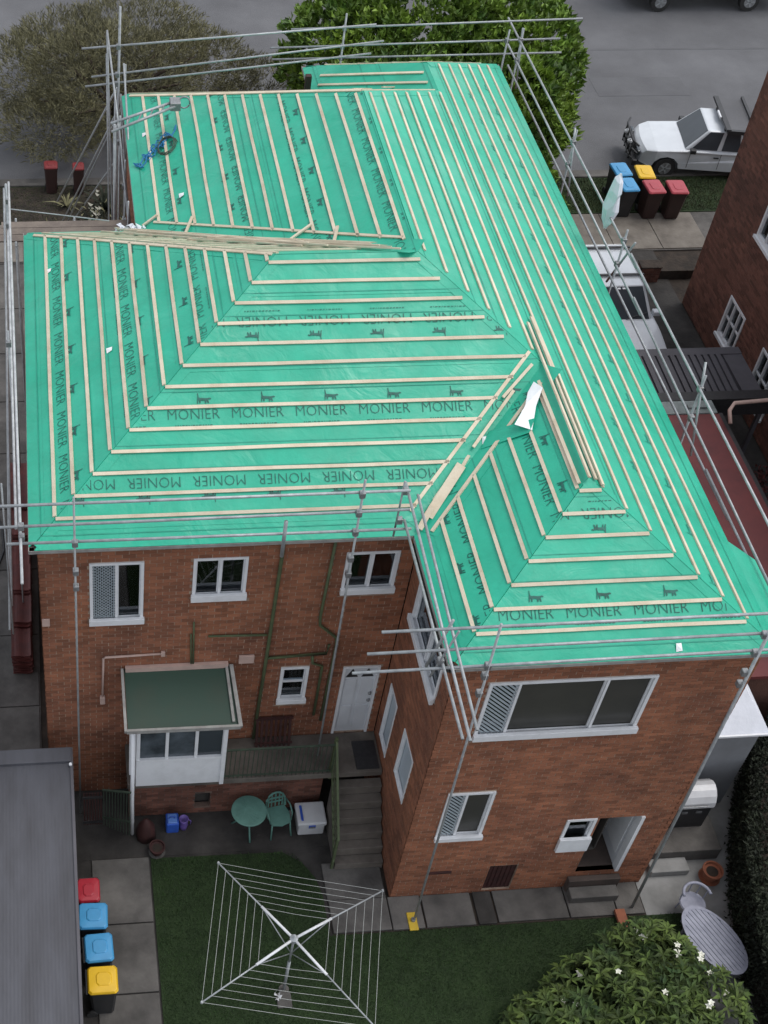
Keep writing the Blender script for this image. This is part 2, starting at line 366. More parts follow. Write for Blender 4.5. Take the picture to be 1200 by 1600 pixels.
# ------------------------------------------------------------------ brick walls
BW, BH = .24, .086
brick_me = None
def full_brick(matr):
    b = MB().box(-.1125, .1125, 0, .007, -.038, .038, tx=.0, ty=0)
    me = bpy.data.meshes.new('brick'); me.from_pydata([(x, -y, z) for x, y, z in b.v], [], [tuple(reversed(f)) for f in b.f]); me.materials.append(matr)
    return me
def wall(parent, F, L, H, holes=(), soldier=(), singles=None, bm='brick', mm='mortar', name='brick_wall', z0=0, label=None):
    """brick wall: mortar sheet + reveals (one mesh), bricks proud of it; `singles`(u,z)->bool picks bricks kept as objects"""
    g = MB()
    us = sorted({0, L, *[h[0] for h in holes], *[h[1] for h in holes]}); zs = sorted({z0, H, *[h[2] for h in holes], *[h[3] for h in holes]})
    def inh(u, z): return any(h[0] < u < h[1] and h[2] < z < h[3] for h in holes)
    for i in range(len(us) - 1):
        for j in range(len(zs) - 1):
            if not inh((us[i] + us[i + 1]) / 2, (zs[j] + zs[j + 1]) / 2):
                g.box(us[i], us[i + 1], -.11, 0, zs[j], zs[j + 1], F)
    wo = g.build(name, M[mm], parent)
    if label: wo['label'] = label
    st = MB(); me = None; cnt = 0
    sold = list(soldier)
    blocked = list(holes) + [(a_, b_, c_ - .005, d_ + .005) for a_, b_, c_, d_ in sold]
    nrow = int((H - z0) / BH)
    rot = math.atan2(F.u.y, F.u.x); off = BASE.get(rootof(parent).name, Vector((0, 0, 0)))
    for r in range(nrow):
        zc = z0 + (r + .5) * BH
        u = -.12 if r % 2 else 0.0
        while u < L:
            a0, a1 = max(u + .0075, 0.002), min(u + BW - .0075, L - .002); u += BW
            if a1 - a0 < .03: continue
            segs = [(a0, a1)]
            for h in blocked:
                if h[2] - .02 < zc < h[3] + .02:
                    ns = []
                    for p, q in segs:
                        if h[1] <= p or h[0] >= q: ns.append((p, q)); continue
                        if p < h[0] - .02: ns.append((p, h[0] - .006))
                        if q > h[1] + .02: ns.append((h[1] + .006, q))
                    segs = ns
            for p, q in segs:
                if q - p < .03: continue
                if singles and q - p > .22 and cnt < 300 and singles((p + q) / 2, zc):
                    if me is None: me = full_brick(M[bm])
                    b = bpy.data.objects.new('brick', me); COL.objects.link(b); b.parent = wo
                    b.location = F.p((p + q) / 2, random.uniform(-.002, .002), zc) - off
                    b.rotation_euler = (0, 0, rot if F.n.dot(F.u.cross(F.w)) > 0 else rot + math.pi)
                    cnt += 1; continue
                d = random.uniform(.003, .008)
                c = [F.p(p, 0, zc - .038), F.p(q, 0, zc - .038), F.p(q, d, zc - .038), F.p(p, d, zc - .038),
                     F.p(p, 0, zc + .038), F.p(q, 0, zc + .038), F.p(q, d, zc + .038), F.p(p, d, zc + .038)]
                fs = [(0, 1, 2, 3), (7, 6, 5, 4), (2, 6, 7, 3), (1, 5, 6, 2), (0, 3, 7, 4)]
                if F.n.dot(F.u.cross(F.w)) < 0: fs = [tuple(reversed(f)) for f in fs]
                st.add(c, [tuple(reversed(f)) for f in fs])
    for a_, b_, c_, d_ in sold:
        u = a_
        while u < b_ - .04:
            st.box(u, u + .068, 0, random.uniform(.01, .018), c_, d_ - .01, F); u += .078
    so_ = st.build('brickwork', M[bm], wo, fix=False); so_['kind'] = 'stuff'
    return wo

# ------------------------------------------------------------------ the house
house = thing('brick_house', 'two storey red brick house whose roof is covered in green membrane and pale battens', 'house', (-5.3, 8, 0))
FS = Frame((-5.25, .1, 0), (1, 0, 0), (0, -1, 0))         # rear wall of the projecting wing
FL = Frame((-5.25, .1, 0), (0, 1, 0), (-1, 0, 0))         # its side wall
FW = Frame((-11.87, 2.97, 0), (1, 0, 0), (0, -1, 0))      # rear wall of the left wing
HT = 7.66
s = lambda x: x + 5.25
wv = lambda x: x + 11.87
S_holes = [(s(-4.62), s(-1.77), 5.50, 7.03), (s(-4.72), s(-3.84), 2.22, 3.74), (s(-2.24), s(-1.66), 1.58, 2.6), (s(-1.60), s(-.74), .58, 2.58), (s(-3.40), s(-2.84), .10, 1.02)]
S_sold = [(s(-4.66), s(-1.73), 5.36, 5.49), (s(-4.76), s(-3.80), 2.09, 2.21)]
wall(house, FS, 5.12, HT, S_holes, S_sold, singles=lambda u, z: z > 7.02 or (z > 6.5 and u > 3.6))
L_holes = [(.45, 2.33, 5.90, 7.22), (1.98, 2.55, 1.98, 3.68), (.62, 1.38, 2.45, 3.85)]
wall(house, FL, 2.86, HT, L_holes, [(.42, 2.36, 5.77, 5.89)])
W_holes = [(wv(-11.0), wv(-10.05), 5.54, 7.12), (wv(-9.19), wv(-8.23), 6.08, 7.14), (wv(-6.50), wv(-5.54), 6.10, 7.14), (wv(-7.38), wv(-6.83), 2.86, 3.92),
           (wv(-6.16), wv(-5.43), 1.66, 3.84)]
W_sold = [(wv(-11.04), wv(-10.01), 5.40, 5.53), (wv(-9.23), wv(-8.19), 5.95, 6.07), (wv(-6.54), wv(-5.50), 5.97, 6.09), (wv(-7.42), wv(-6.79), 2.73, 2.85)]
wall(house, FW, 6.60, HT, W_holes, W_sold, singles=lambda u, z: z > 7.1)
wall(house, Frame((-11.87, 2.97, 0), (0, 1, 0), (-1, 0, 0)), 8.72, HT)
wall(house, Frame((-9.48, 11.69, 0), (0, 1, 0), (-1, 0, 0)), 5.66, HT)
wall(house, Frame((-.13, .1, 0), (0, 1, 0), (1, 0, 0)), 18.55, HT)
MB().box(-11.87, -9.48, 11.58, 11.69, 0, HT).build('far_wall', M['brick'], house)
MB().box(-9.48, -4.88, 17.24, 17.35, 0, HT).box(-4.88, -4.78, 17.35, 18.55, 0, HT).box(-4.78, -.13, 18.55, 18.65, 0, HT).build('far_wall', M['brick'], house)
MB().box(-11.75, -5.36, 3.09, 11.57, 7.2, 7.3).box(-9.36, -.25, 11.57, 17.2, 7.2, 7.3).box(-5.36, -.25, .22, 11.57, 7.2, 7.3).build('ceiling', M['inside'], house)

def window(F, u0, u1, z0, z1, muls=(), hbars=(), sill=.10, fw=.05, panes=None, left='', door=False, proud=.03, grille=None, label=None, curtain=None):
    """window > frame, sill, pane, mullion, grille"""
    g = MB()
    g.box(u0, u0 + fw, -.09, proud, z0, z1, F).box(u1 - fw, u1, -.09, proud, z0, z1, F)
    g.box(u0 + fw, u1 - fw, -.09, proud - .004, z0, z0 + fw, F).box(u0 + fw, u1 - fw, -.09, proud - .004, z1 - fw, z1, F)
    fr = g.build('window', M['white'], house, bevel=.004)
    if label: fr['label'] = label
    if sill: MB().box(u0 - .02, u1 + .02, proud + .001, proud + .07, z0 - .02, z0 + sill, F, ty=.0).build('sill', M['white'], fr, bevel=.006)
    edges = [u0 + fw] + [m for m in muls] + [u1 - fw]
    for m_ in muls: MB().box(m_ - .022, m_ + .022, -.085, proud - .008, z0 + fw, z1 - fw, F).build('mullion', M['white'], fr)
    for zb in hbars: MB().box(u0 + fw, u1 - fw, -.085, -.02, zb - .012, zb + .012, F).build('glazing_bar', M['white'], fr)
    for i in range(len(edges) - 1):
        a_, b_ = edges[i] + (.022 if i else 0), edges[i + 1] - (.022 if i < len(edges) - 2 else 0)
        pm = (panes[i] if panes else 'glass')
        MB().box(a_, b_, -.07, -.062, z0 + fw, z1 - fw, F).build('pane', M[pm], fr)
        MB().box(a_, b_, -.05, -.02, z0 + fw, z0 + fw + .035, F).box(a_, a_ + .02, -.05, -.02, z0 + fw + .035, z1 - fw, F).box(b_ - .02, b_, -.05, -.02, z0 + fw + .035, z1 - fw, F).build('sash', M['white'], fr)
        if grille and i == 0:
            gm = MB(); W_, H_ = b_ - a_, z1 - z0 - 2 * fw
            if grille == 'lattice':
                n_ = 9; st_ = .075
                k = -H_
                while k < W_:
                    for sgn in (1, -1):
                        pts_ = []
                        for t in (max(0, -k), min(H_, W_ - k)):
                            uu = k + t; pts_.append((a_ + (uu if sgn > 0 else W_ - uu), z0 + fw + t))
                        if pts_[1][1] > pts_[0][1] + .02:
                            gm.bar(F.p(pts_[0][0], -.01, pts_[0][1]), F.p(pts_[1][0], -.01, pts_[1][1]), .016, .008, up=F.n)
                    k += st_
                gm.build('grille', M['stripe'], fr)
            else:
                k = -H_ * 1.0
                while k < W_:
                    t0, t1 = max(0, -k), min(H_, W_ - k)
                    if t1 > t0 + .02: gm.bar(F.p(a_ + W_ - (k + t0), -.012, z0 + fw + t0), F.p(a_ + W_ - (k + t1), -.012, z0 + fw + t1), .038, .006, up=F.n)
                    k += .095
                gm.build('grille', M['stripe'], fr)
    if curtain:
        cu0, cu1 = curtain; g = MB(); k = int((cu1 - cu0) / .02); pa = [(cu0 + i * .02, -.17 + .018 * math.sin(i * .9)) for i in range(k + 1)]; nn = len(pa)
        g.add([F.p(a, b, z0 + .03) for a, b in pa] + [F.p(a, b, z1) for a, b in pa], [(i, i + 1, nn + i + 1, nn + i) for i in range(nn - 1)]); g.build('curtain', M['curtain'], fr, smooth=True)
    # dark room behind the opening
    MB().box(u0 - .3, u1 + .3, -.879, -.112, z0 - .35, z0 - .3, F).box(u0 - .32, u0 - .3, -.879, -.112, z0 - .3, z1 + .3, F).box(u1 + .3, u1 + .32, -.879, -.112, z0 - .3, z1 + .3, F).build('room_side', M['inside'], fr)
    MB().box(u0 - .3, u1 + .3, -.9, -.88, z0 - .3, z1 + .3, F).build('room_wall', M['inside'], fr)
    return fr
window(FS, *[S_holes[0][i] for i in range(4)], muls=(s(-4.09), s(-2.60)), sill=.13, fw=.06, grille='stripe', panes=['glass', 'dusk', 'dusk'])
window(FS, *S_holes[1], muls=(s(-4.36),), sill=.10, fw=.055, grille='stripe', panes=['glass', 'dusk'])
window(FS, *S_holes[2], sill=.42, fw=.06)
window(FL, *L_holes[0], muls=(1.3,), sill=.13, fw=.07, curtain=(.5, 1.25))
window(FL, *L_holes[1], sill=0, fw=.035, panes=['frost'], proud=.02)
window(FL, *L_holes[2], sill=0, fw=.035, panes=['frost'], proud=.02)
window(FW, *W_holes[0], muls=(wv(-10.53),), sill=.12, fw=.055, grille='lattice')
window(FW, *W_holes[1], muls=(wv(-8.71),), sill=.14, fw=.055, curtain=(wv(-8.36), wv(-8.28)))
window(FW, *W_holes[2], muls=(wv(-6.02),), sill=.12, fw=.055, curtain=(wv(-5.80), wv(-5.58)))
window(FW, *W_holes[3], hbars=(3.42,), sill=.10, fw=.06)

# white upstairs door
d0, d1 = wv(-6.16), wv(-5.43)
dr = MB().box(d0, d1, -.07, -.03, 1.66, 3.84, FW).build('door', M['door'], house)
MB().box(d0, d0 + .05, -.03, .03, 1.66, 3.84, FW).box(d1 - .05, d1, -.03, .03, 1.66, 3.84, FW).box(d0 + .05, d1 - .05, -.03, .026, 3.80, 3.84, FW).build('door_frame', M['white'], dr)
for a_, b_ in ((d0 + .09, d0 + .33), (d0 + .40, d1 - .09)):
    MB().box(a_, b_, -.03, -.012, 1.80, 2.55, FW).build('door_panel', M['door'], dr, bevel=.01)
    MB().box(a_, b_, -.03, -.012, 2.62, 3.40, FW).build('door_panel', M['door'], dr, bevel=.01)
    MB().add([FW.p(a_, -.024, 3.47), FW.p(b_, -.024, 3.47), FW.p((a_ + b_) / 2, -.024, 3.72), FW.p(a_, -.03, 3.47), FW.p(b_, -.03, 3.47), FW.p((a_ + b_) / 2, -.03, 3.72)],
             [(0, 1, 2), (5, 4, 3), (0, 3, 4, 1), (1, 4, 5, 2), (2, 5, 3, 0)]); 
    t_ = MB(); t_.add([FW.p(a_, -.02, 3.47), FW.p(b_, -.02, 3.47), FW.p((a_ + b_) / 2, -.02, 3.72), FW.p(a_, -.03, 3.47), FW.p(b_, -.03, 3.47), FW.p((a_ + b_) / 2, -.03, 3.72)],
             [(0, 1, 2), (5, 4, 3), (0, 3, 4, 1), (1, 4, 5, 2), (2, 5, 3, 0)]); t_.build('door_glass', M['black'], dr)
for z_ in (2.72, 2.95): MB().lathe(FW.p(d1 - .10, 0, z_), [(.01, -.03), (.035, -.02), (.035, .02), (.01, .03)], 10).build('door_knob', M['clamp'], dr, smooth=True)
# ground floor doorway: recess with the white door open inward
f_ = MB().box(s(-1.60), s(-.74), -1.5, .0, .50, .58, FS).build('doorway', M['brownstep'], house)
MB().box(s(-1.70), s(-1.61), -1.5, -.12, .5, 2.6, FS).box(s(-1.70), s(-.6), -1.55, -1.5, .5, 2.6, FS).build('recess_wall', M['inside'], f_)
MB().box(s(-.80), s(-.745), -1.2, -.13, .60, 2.56, FS).build('door_leaf', M['door'], f_, bevel=.005)
MB().box(s(-.81), s(-.80), -1.1, -.2, .9, 2.3, FS).build('door_panel', M['white'], f_)
MB().box(s(-.80), s(-.73), -.12, .04, .58, 2.58, FS).build('door_frame', M['white'], f_)
MB().box(s(-.60), s(-.5), -1.5, -.12, .5, 2.6, FS).build('recess_wall', M['inside'], f_)
st_ = MB().box(s(-1.72), s(-.66), .012, .14, .0, .46, FS).build('doorstep', M['brownstep'], house, bevel=.015)
MB().box(s(-1.70), s(-.72), .15, .40, .0, .27, FS).build('step', M['conc'], st_, bevel=.02)
# subfloor hatch and vents
vh = MB().box(s(-3.40), s(-2.84), -.06, -.04, .10, 1.02, FS).build('subfloor_hatch', M['darkred'], house)
for i in range(6): MB().box(s(-3.39) + i * .09, s(-3.32) + i * .09, -.04, -.025, .12, 1.0, FS).build('hatch_board', M['darkred'], vh)
MB().box(s(-4.62), s(-4.17), .009, .05, .92, .96, FS).build('pipe_stub', M['darkred'], house)
MB().box(wv(-8.22), wv(-7.93), .009, .06, 4.16, 4.38, FW).build('vent_cover', M['pinkpipe'], house, bevel=.01)
MB().box(wv(-11.86), wv(-11.72), .009, .04, 5.5, 5.7, FW).build('vent_cover', M['pinkpipe'], house, bevel=.01)
# pipes
def pipe(F, pts, r, m, name='downpipe', n=.06):
    return MB().tube([F.p(u, n, z) for u, z in pts], r, 8).build(name, m, house, smooth=True)
pipe(FW, [(wv(-7.66), 7.6), (wv(-7.66), 7.2), (wv(-7.70), 4.4), (wv(-7.76), 1.7)], .035, M['gpaint'])
pipe(FW, [(wv(-6.75), 7.6), (wv(-6.80), 5.46), (wv(-6.78), 5.22), (wv(-6.42), 4.82), (wv(-6.40), 4.6), (wv(-6.44), 2.2)], .03, M['gpaint'])
pipe(FW, [(wv(-7.70), 4.30), (wv(-6.56), 4.36), (wv(-6.54), 4.62)], .028, M['gpaint'], 'waste_pipe')
pipe(FW, [(wv(-6.82), 4.30), (wv(-6.80), 4.08), (wv(-6.60), 3.98), (wv(-6.60), 2.4)], .028, M['gpaint'], 'waste_pipe')
pipe(FW, [(wv(-8.84), 5.03), (wv(-7.74), 4.99)], .022, M['gpaint'], 'waste_pipe', .05)
pipe(FW, [(wv(-9.12), 5.44), (wv(-9.08), 4.12)], .018, M['gpaint'], 'waste_pipe', .04)
pipe(FW, [(wv(-9.16), 5.1), (wv(-9.12), 4.12)], .015, M['gpaint'], 'waste_pipe', .04)
pipe(FW, [(wv(-10.79), 3.30), (wv(-10.77), 4.50), (wv(-10.74), 4.53), (wv(-9.68), 4.56)], .022, M['pinkpipe'], 'conduit', .04)
MB().box(wv(-10.84), wv(-10.74), .01, .09, 3.12, 3.34, FW).build('junction_box', M['pinkpipe'], house, bevel=.015)
MB().box(wv(-9.70), wv(-9.62), .01, .07, 4.50, 4.62, FW).build('junction_box', M['pinkpipe'], house, bevel=.01)

# ------------------------------------------------------------------ roof
EZ = 7.75
PL = {'Wr': ('y', 1, 2.867, .5734), 'Wl': ('x', 1, -11.917, .5737), 'Wf': ('y', -1, 11.786, .5734), 'Nl': ('x', 1, -9.527, .5472), 'Mf': ('y', -1, 17.415, .5734),
      'Pl': ('x', 1, -4.934, .5737), 'Pf': ('y', -1, 18.696, .5734), 'R': ('x', -1, -.085, .5362), 'Sr': ('y', 1, 0, .5734), 'Sl': ('x', 1, -5.35, .5737)}
P_ = dict(A=(-11.917, 2.867), B=(-11.917, 11.786), C=(-5.35, 2.867), VS=(-2.8065, 5.412), WR=(-4.854, 7.3265), WL=(-7.46, 7.3265), I=(-9.527, 11.786),
          NR=(-4.854, 12.9555), H=(-9.527, 17.415), PR=(-2.5914, 15.071), G1=(-4.934, 17.415), PA=(-2.5914, 16.352), G=(-4.934, 18.696), F=(-.085, 18.696),
          D=(-.085, 0), SA=(-2.8065, 2.5448), E=(-5.35, 0))
POLY = {'Wr': 'A C VS WR WL', 'Wl': 'A WL B', 'Wf': 'B WL WR I', 'Nl': 'I WR NR H', 'Mf': 'H NR PR G1', 'Pl': 'G1 PR PA G', 'Pf': 'G PA F',
        'R': 'D F PA PR NR WR VS SA', 'Sr': 'E D SA', 'Sl': 'E SA VS C'}
def dist(pl, x, y):
    a_, sg, c, t = PL[pl]; return sg * ((x if a_ == 'x' else y) - c)
def zr(pl, x, y): return EZ + PL[pl][3] * dist(pl, x, y)
def nrm(pl):
    a_, sg, c, t = PL[pl]
    return (Vector((-t * sg, 0, 1)) if a_ == 'x' else Vector((0, -t * sg, 1))).normalized()
def rp_(pl, x, y, h=0): return Vector((x, y, zr(pl, x, y))) + nrm(pl) * h
def clipband(poly, pl, d0, d1):
    def half(pts, f):
        out = []
        for i in range(len(pts)):
            p, q = pts[i], pts[(i + 1) % len(pts)]; fp_, fq = f(p), f(q)
            if fp_ >= 0: out.append(p)
            if (fp_ >= 0) != (fq >= 0):
                t = fp_ / (fp_ - fq); out.append((p[0] + (q[0] - p[0]) * t, p[1] + (q[1] - p[1]) * t))
        return out
    pts = half(poly, lambda p: dist(pl, *p) - d0)
    return half(pts, lambda p: d1 - dist(pl, *p)) if len(pts) > 2 else []
ROLL = 1.19
for pl, names in POLY.items():
    poly = [P_[n] for n in names.split()]
    t = PL[pl][3]; wplan = ROLL / 1.0
    k = 0; d = 0
    mx_ = max(dist(pl, *p) for p in poly)
    edges = [0, .30] 
    while edges[-1] < mx_: edges.append(edges[-1] + wplan)
    for i in range(len(edges) - 1):
        lo_ = edges[i] - (.10 if i else .12); hi_ = min(edges[i + 1], mx_)
        if i == 0:   # let the eave course hang over the edge into the gutter
            ply = []
            for p in poly:
                ply.append(p)
            c = clipband(ply, pl, 0, hi_)
            if len(c) < 3: continue
            a_, sg, cc, tt = PL[pl]
            c = [((x - sg * .085 if a_ == 'x' and dist(pl, x, y) < .001 else x), (y - sg * .085 if a_ == 'y' and dist(pl, x, y) < .001 else y)) for x, y in c]
        else:
            c = clipband(poly, pl, max(lo_, 0), hi_)
        if len(c) < 3 or hi_ - max(lo_, 0) < .02: continue
        lift0 = .010
        g = MB(); top = []; bot = []
        for x, y in c:
            dd = dist(pl, x, y); f = (dd - lo_) / max(hi_ - lo_, .01)
            top.append(rp_(pl, x, y, .006 + .008 * (1 - f))); bot.append(rp_(pl, x, y, -.006))
        g.loft([bot, top])
        g.build('membrane_sheet', M['green'], house, fix=True)
        for dl in ((edges[i + 1] - .42, edges[i + 1] - .05) if i else (.12,)):
            ln = clipband(poly, pl, dl, dl + .012)
            if len(ln) > 2 and dl + .02 < hi_:
                lg = MB(); lg.sheet([rp_(pl, x, y, .0205) for x, y in ln]); lg.build('lap_line', M['lapline'], house)
# laps pressed over the hips and valleys
def hipcap(pa, pb, pl1, pl2, wd=.16, name='hip_strip'):
    a_, b_ = Vector((*pa, zr(pl1, *pa))), Vector((*pb, zr(pl1, *pb)))
    d = (b_ - a_).normalized(); g = MB()
    for pl in (pl1, pl2):
        n_ = nrm(pl); sdv = n_.cross(d).normalized()
        mid = (a_ + b_) / 2 + sdv * .2
        # choose side that lies on the slope's own polygon
        pts = [P_[q] for q in POLY[pl].split()]; cx_ = sum(p[0] for p in pts) / len(pts); cy_ = sum(p[1] for p in pts) / len(pts)
        if (Vector((cx_, cy_, 0)) - Vector((mid.x, mid.y, 0))).dot(Vector((sdv.x, sdv.y, 0))) < 0: sdv = -sdv
        q = [a_ + n_ * .018, b_ + n_ * .018, b_ + sdv * wd + n_ * .016, a_ + sdv * wd + n_ * .016]
        g.loft([[v - n_ * .006 for v in q], q])
    return g.build(name, M['green'], house, fix=True)
for a_, b_, p1, p2 in (('A', 'WL', 'Wr', 'Wl'), ('B', 'WL', 'Wl', 'Wf'), ('VS', 'WR', 'Wr', 'R'), ('D', 'SA', 'Sr', 'R'), ('E', 'SA', 'Sr', 'Sl'), ('F', 'PA', 'Pf', 'R'),
                       ('NR', 'PR', 'Mf', 'R'), ('WR', 'NR', 'Nl', 'R'), ('WL', 'WR', 'Wr', 'Wf'), ('SA', 'VS', 'Sl', 'R'), ('H', 'NR', 'Mf', 'Nl')):
    hipcap(P_[a_], P_[b_], p1, p2)
hipcap(P_['C'], P_['VS'], 'Wr', 'Sl', .42, 'valley_strip'); hipcap(P_['I'], P_['WR'], 'Nl', 'Wf', .3, 'valley_strip')

# printed lettering: one mesh per slope, clipped by the slope's outline
fc = bpy.data.curves.new('lettering', 'FONT'); fc.body = 'MONIER'; fc.size = 1; fc.align_x = 'LEFT'; fc.resolution_u = 2; fc.offset = -.02
fo = bpy.data.objects.new('lettering', fc); COL.objects.link(fo)
dg = bpy.context.evaluated_depsgraph_get(); tm = bpy.data.meshes.new_from_object(fo.evaluated_get(dg))
bpy.data.objects.remove(fo)
tv = [v.co.copy() for v in tm.vertices]; tf = [tuple(p.vertices) for p in tm.polygons]
tx0 = min(v.x for v in tv); tx1 = max(v.x for v in tv); ty1 = max(v.y for v in tv)
tv = [((v.x - tx0) / (tx1 - tx0), v.y / ty1) for v in tv]
CAT = [(0, .0), (.06, .02), (.10, .45), (.16, .50), (.17, .05), (.24, .05), (.26, .42), (.55, .40), (.56, .02), (.64, .02), (.66, .40), (.72, .30), (.76, .03), (.84, .03), (.80, .45), (.86, .60),
       (.98, .58), (1.0, .70), (.88, .80), (.80, .74), (.62, .72), (.30, .78), (.16, .80), (.12, 1.0), (.10, 1.45), (.05, 1.45), (.06, .95), (.04, .70)]
def put(g, pl, u, d, verts, faces, sx, sy, flip):
    """verts in unit box -> slope; u along eave (plan), d plan distance from eave of the baseline"""
    a_, sg, c, t = PL[pl]; cs = 1 / math.sqrt(1 + t * t); out = []
    for x, y in verts:
        x, y = x * sx, y * sy * cs
        if flip: x, y = -x, -y
        du, dd = u + x, d + y
        # reading direction seen from the eave, looking up the slope
        if a_ == 'y': X, Y = (du if sg > 0 else -du), c + sg * dd
        else: Y, X = (-du if sg > 0 else du), c + sg * dd
        out.append(rp_(pl, X, Y, .0215))
    g.add(out, faces)
rows = {  # slope: (plan distance of baseline, upside down?, u start, u end)
    'Wr': [(1.83, False, -9.55 - 1.12 * 2, -3), (3.44, True, -11.6, -3.4), (.95, True, -11.42, -5)],
    'Wl': [(.47, False, -11.5, -3), (1.74, False, -11.3, -3), (3.16, True, -9.6, -5), ],
    'Nl': [(.55, False, -17.2, -11), (2.12, True, -16.9, -9), (3.08, False, -17.3, -8), (4.36, False, -17.0, -7)],
    'Sr': [(.54, False, -4.52 - 1.12, 0), (2.1, True, -4.2, -1)],
    'Sl': [(.74, True, -5.4, 0), (1.86, False, -5.3, -1)],
    'R': [(.5, False, .5, 18.5), (1.8, True, 3.2, 16)],
    'Wf': [(1.9, False, 5, 9.5)], 'Mf': [(.9, False, 3, 9)], 'Pf': [(.6, True, .8, 4.6)]}
def clipslope(bm, pl):
    pts = [P_[n] for n in POLY[pl].split()]; area = sum(pts[i][0] * pts[(i + 1) % len(pts)][1] - pts[(i + 1) % len(pts)][0] * pts[i][1] for i in range(len(pts)))
    sg_ = 1 if area > 0 else -1
    if pl == 'R':      # concave: keep only what is clear of the short hips
        kill = [f for f in bm.faces if not all((dist('R', v.co.x, v.co.y) * .5362 < min(v.co.y * .5734, (18.6 - v.co.y) * .5734) - .05) and (dist('R', v.co.x, v.co.y) < 2.45 or 6.5 < v.co.y < 14.0) for v in f.verts)]
        bmesh.ops.delete(bm, geom=kill, context='FACES'); return
    for i in range(len(pts)):
        p, q = pts[i], pts[(i + 1) % len(pts)]
        nx, ny = (q[1] - p[1]) * sg_, -(q[0] - p[0]) * sg_
        l = math.hypot(nx, ny); nx /= l; ny /= l
        bmesh.ops.bisect_plane(bm, geom=bm.verts[:] + bm.edges[:] + bm.faces[:], plane_co=(p[0] - nx * .03, p[1] - ny * .03, 0), plane_no=(nx, ny, 0), clear_outer=True)
def inked(g, pl, name, mm='ink'):
    bm = bmesh.new(); me = bpy.data.meshes.new(name); me.from_pydata(g.v, [], g.f); bm.from_mesh(me); clipslope(bm, pl)
    if len(bm.faces):
        bmesh.ops.translate(bm, verts=bm.verts, vec=-BASE[house.name]); bm.to_mesh(me); me.materials.append(M['lapline' if pl == 'R' else 'ink'])
        o = bpy.data.objects.new(name, me); COL.objects.link(o); o.parent = house
    bm.free()
for pl, rr in rows.items():
    rnd = random.Random(pl)
    for (d, flip, u0, u1) in rr:
        u = u0 + (rnd.uniform(-.15, .15) if pl != 'Wr' else 0)
        while u < u1:
            uu = u + (.9 if flip else 0)
            if pl != 'R':
                g = MB(); put(g, pl, uu, d, tv, tf, .90, .185, flip); inked(g, pl, 'printed_word')
            if pl != 'Wf':
                g = MB(); ce = (u + .66 if not flip else u + .24)
                put(g, pl, ce - .14 if not flip else ce + .14, d + (.245 if not flip else -.245), CAT, [tuple(range(len(CAT)))], .25, .13, flip); inked(g, pl, 'printed_emblem')
            g = MB(); q = .12
            while q < .74:
                l = rnd.uniform(.012, .05)
                put(g, pl, (u + q if not flip else u + .9 - q), d + (-.10 if not flip else .10), [(0, 0), (l, 0), (l, .014), (0, .014)], [(0, 1, 2, 3)], 1, 1, flip); q += l + .02
            if pl in ('Wr', 'Sr', 'Wl'): inked(g, pl, 'printed_small_line')
            u += 1.12
# battens
hk = [.2149 + .1888 * k for k in range(13)]
BW_, BH_ = .060, .030
def batten(pl, p, q, parent=house, w_=None, lift=.014, wob=True):
    a_, b_ = rp_(pl, *p), rp_(pl, *q)
    if (b_ - a_).length < .15: return None
    L_ = (b_ - a_).length
    n_ = nrm(pl); g = MB(); k = max(1, int(L_ / 1.4)); sdv = (b_ - a_).normalized().cross(n_)
    pts_ = [a_ + (b_ - a_) * (i / k) + (sdv * random.uniform(-.010, .010) if 0 < i < k and wob else Vector()) for i in range(k + 1)]
    w2 = (w_ or BW_) / 2
    rings = [[c - sdv * w2 + n_ * lift, c + sdv * w2 + n_ * lift, c + sdv * w2 + n_ * (lift + BH_), c - sdv * w2 + n_ * (lift + BH_)] for c in pts_]
    g.loft(rings)
    return g.build('timber_batten', M['timber'], parent, fix=True)
tW, tL, tX, tN = .5734, .5737, .5362, .5472
VG = .36   # gap kept to the valley boards
for k, h in enumerate(hk):
    y = 2.867 + h / tW; xl = -11.917 + h / tL
    if h < 1.36: batten('Wr', (xl, y), (-5.35 + h / tL - VG - .02, y))
    else: batten('Wr', (xl, y), (-.085 - h / tX - .12 - random.uniform(0, .06) if k > 6 else -5.35 + h / tL - VG, y))
    x = -11.917 + h / tL; batten('Wl', (x, 2.867 + h / tW + .04), (x, 11.786 - h / tW - .03))
    x = -9.527 + h / tN; batten('Nl', (x, 11.786 - h / tW + .34), (x, 17.415 - h / tW - .12))
    x = -.085 - h / tX; yf = (18.696 if h < 1.344 else 17.415) - h / tW; yn = h / tW if h < 1.42 else 2.867 + h / tW
    batten('R', (x, yn + (.05 if k < 7 else .16 + random.uniform(0, .1))), (x, yf - .1))
    if k < 12: batten('Mf', (-9.527 + h / tN + .1, 17.415 - h / tW), ((-5.1 + h * 1.742 if h < 1.34 else -.2 - h / tX), 17.415 - h / tW))
    if k < 12: batten('Wf', (-11.917 + h / tL + .1, 11.786 - h / tW), (-9.527 + h / tN - .45, 11.786 - h / tW))
    if k < 7:
        batten('Sr', (-5.35 + h / tL, h / tW), (-.085 - h / tX - .03, h / tW))
        batten('Sl', (-5.35 + h / tL, h / tW + .04), (-5.35 + h / tL, 2.867 + h / tW - VG))
        batten('Pf', (-4.934 + h / tL, 18.696 - h / tW), (-.085 - h / tX - .12, 18.696 - h / tW))
batten('Pl', (-4.7, 17.95), (-2.72, 16.0)); batten('Pl', (-4.8, 17.60), (-2.72, 15.55))
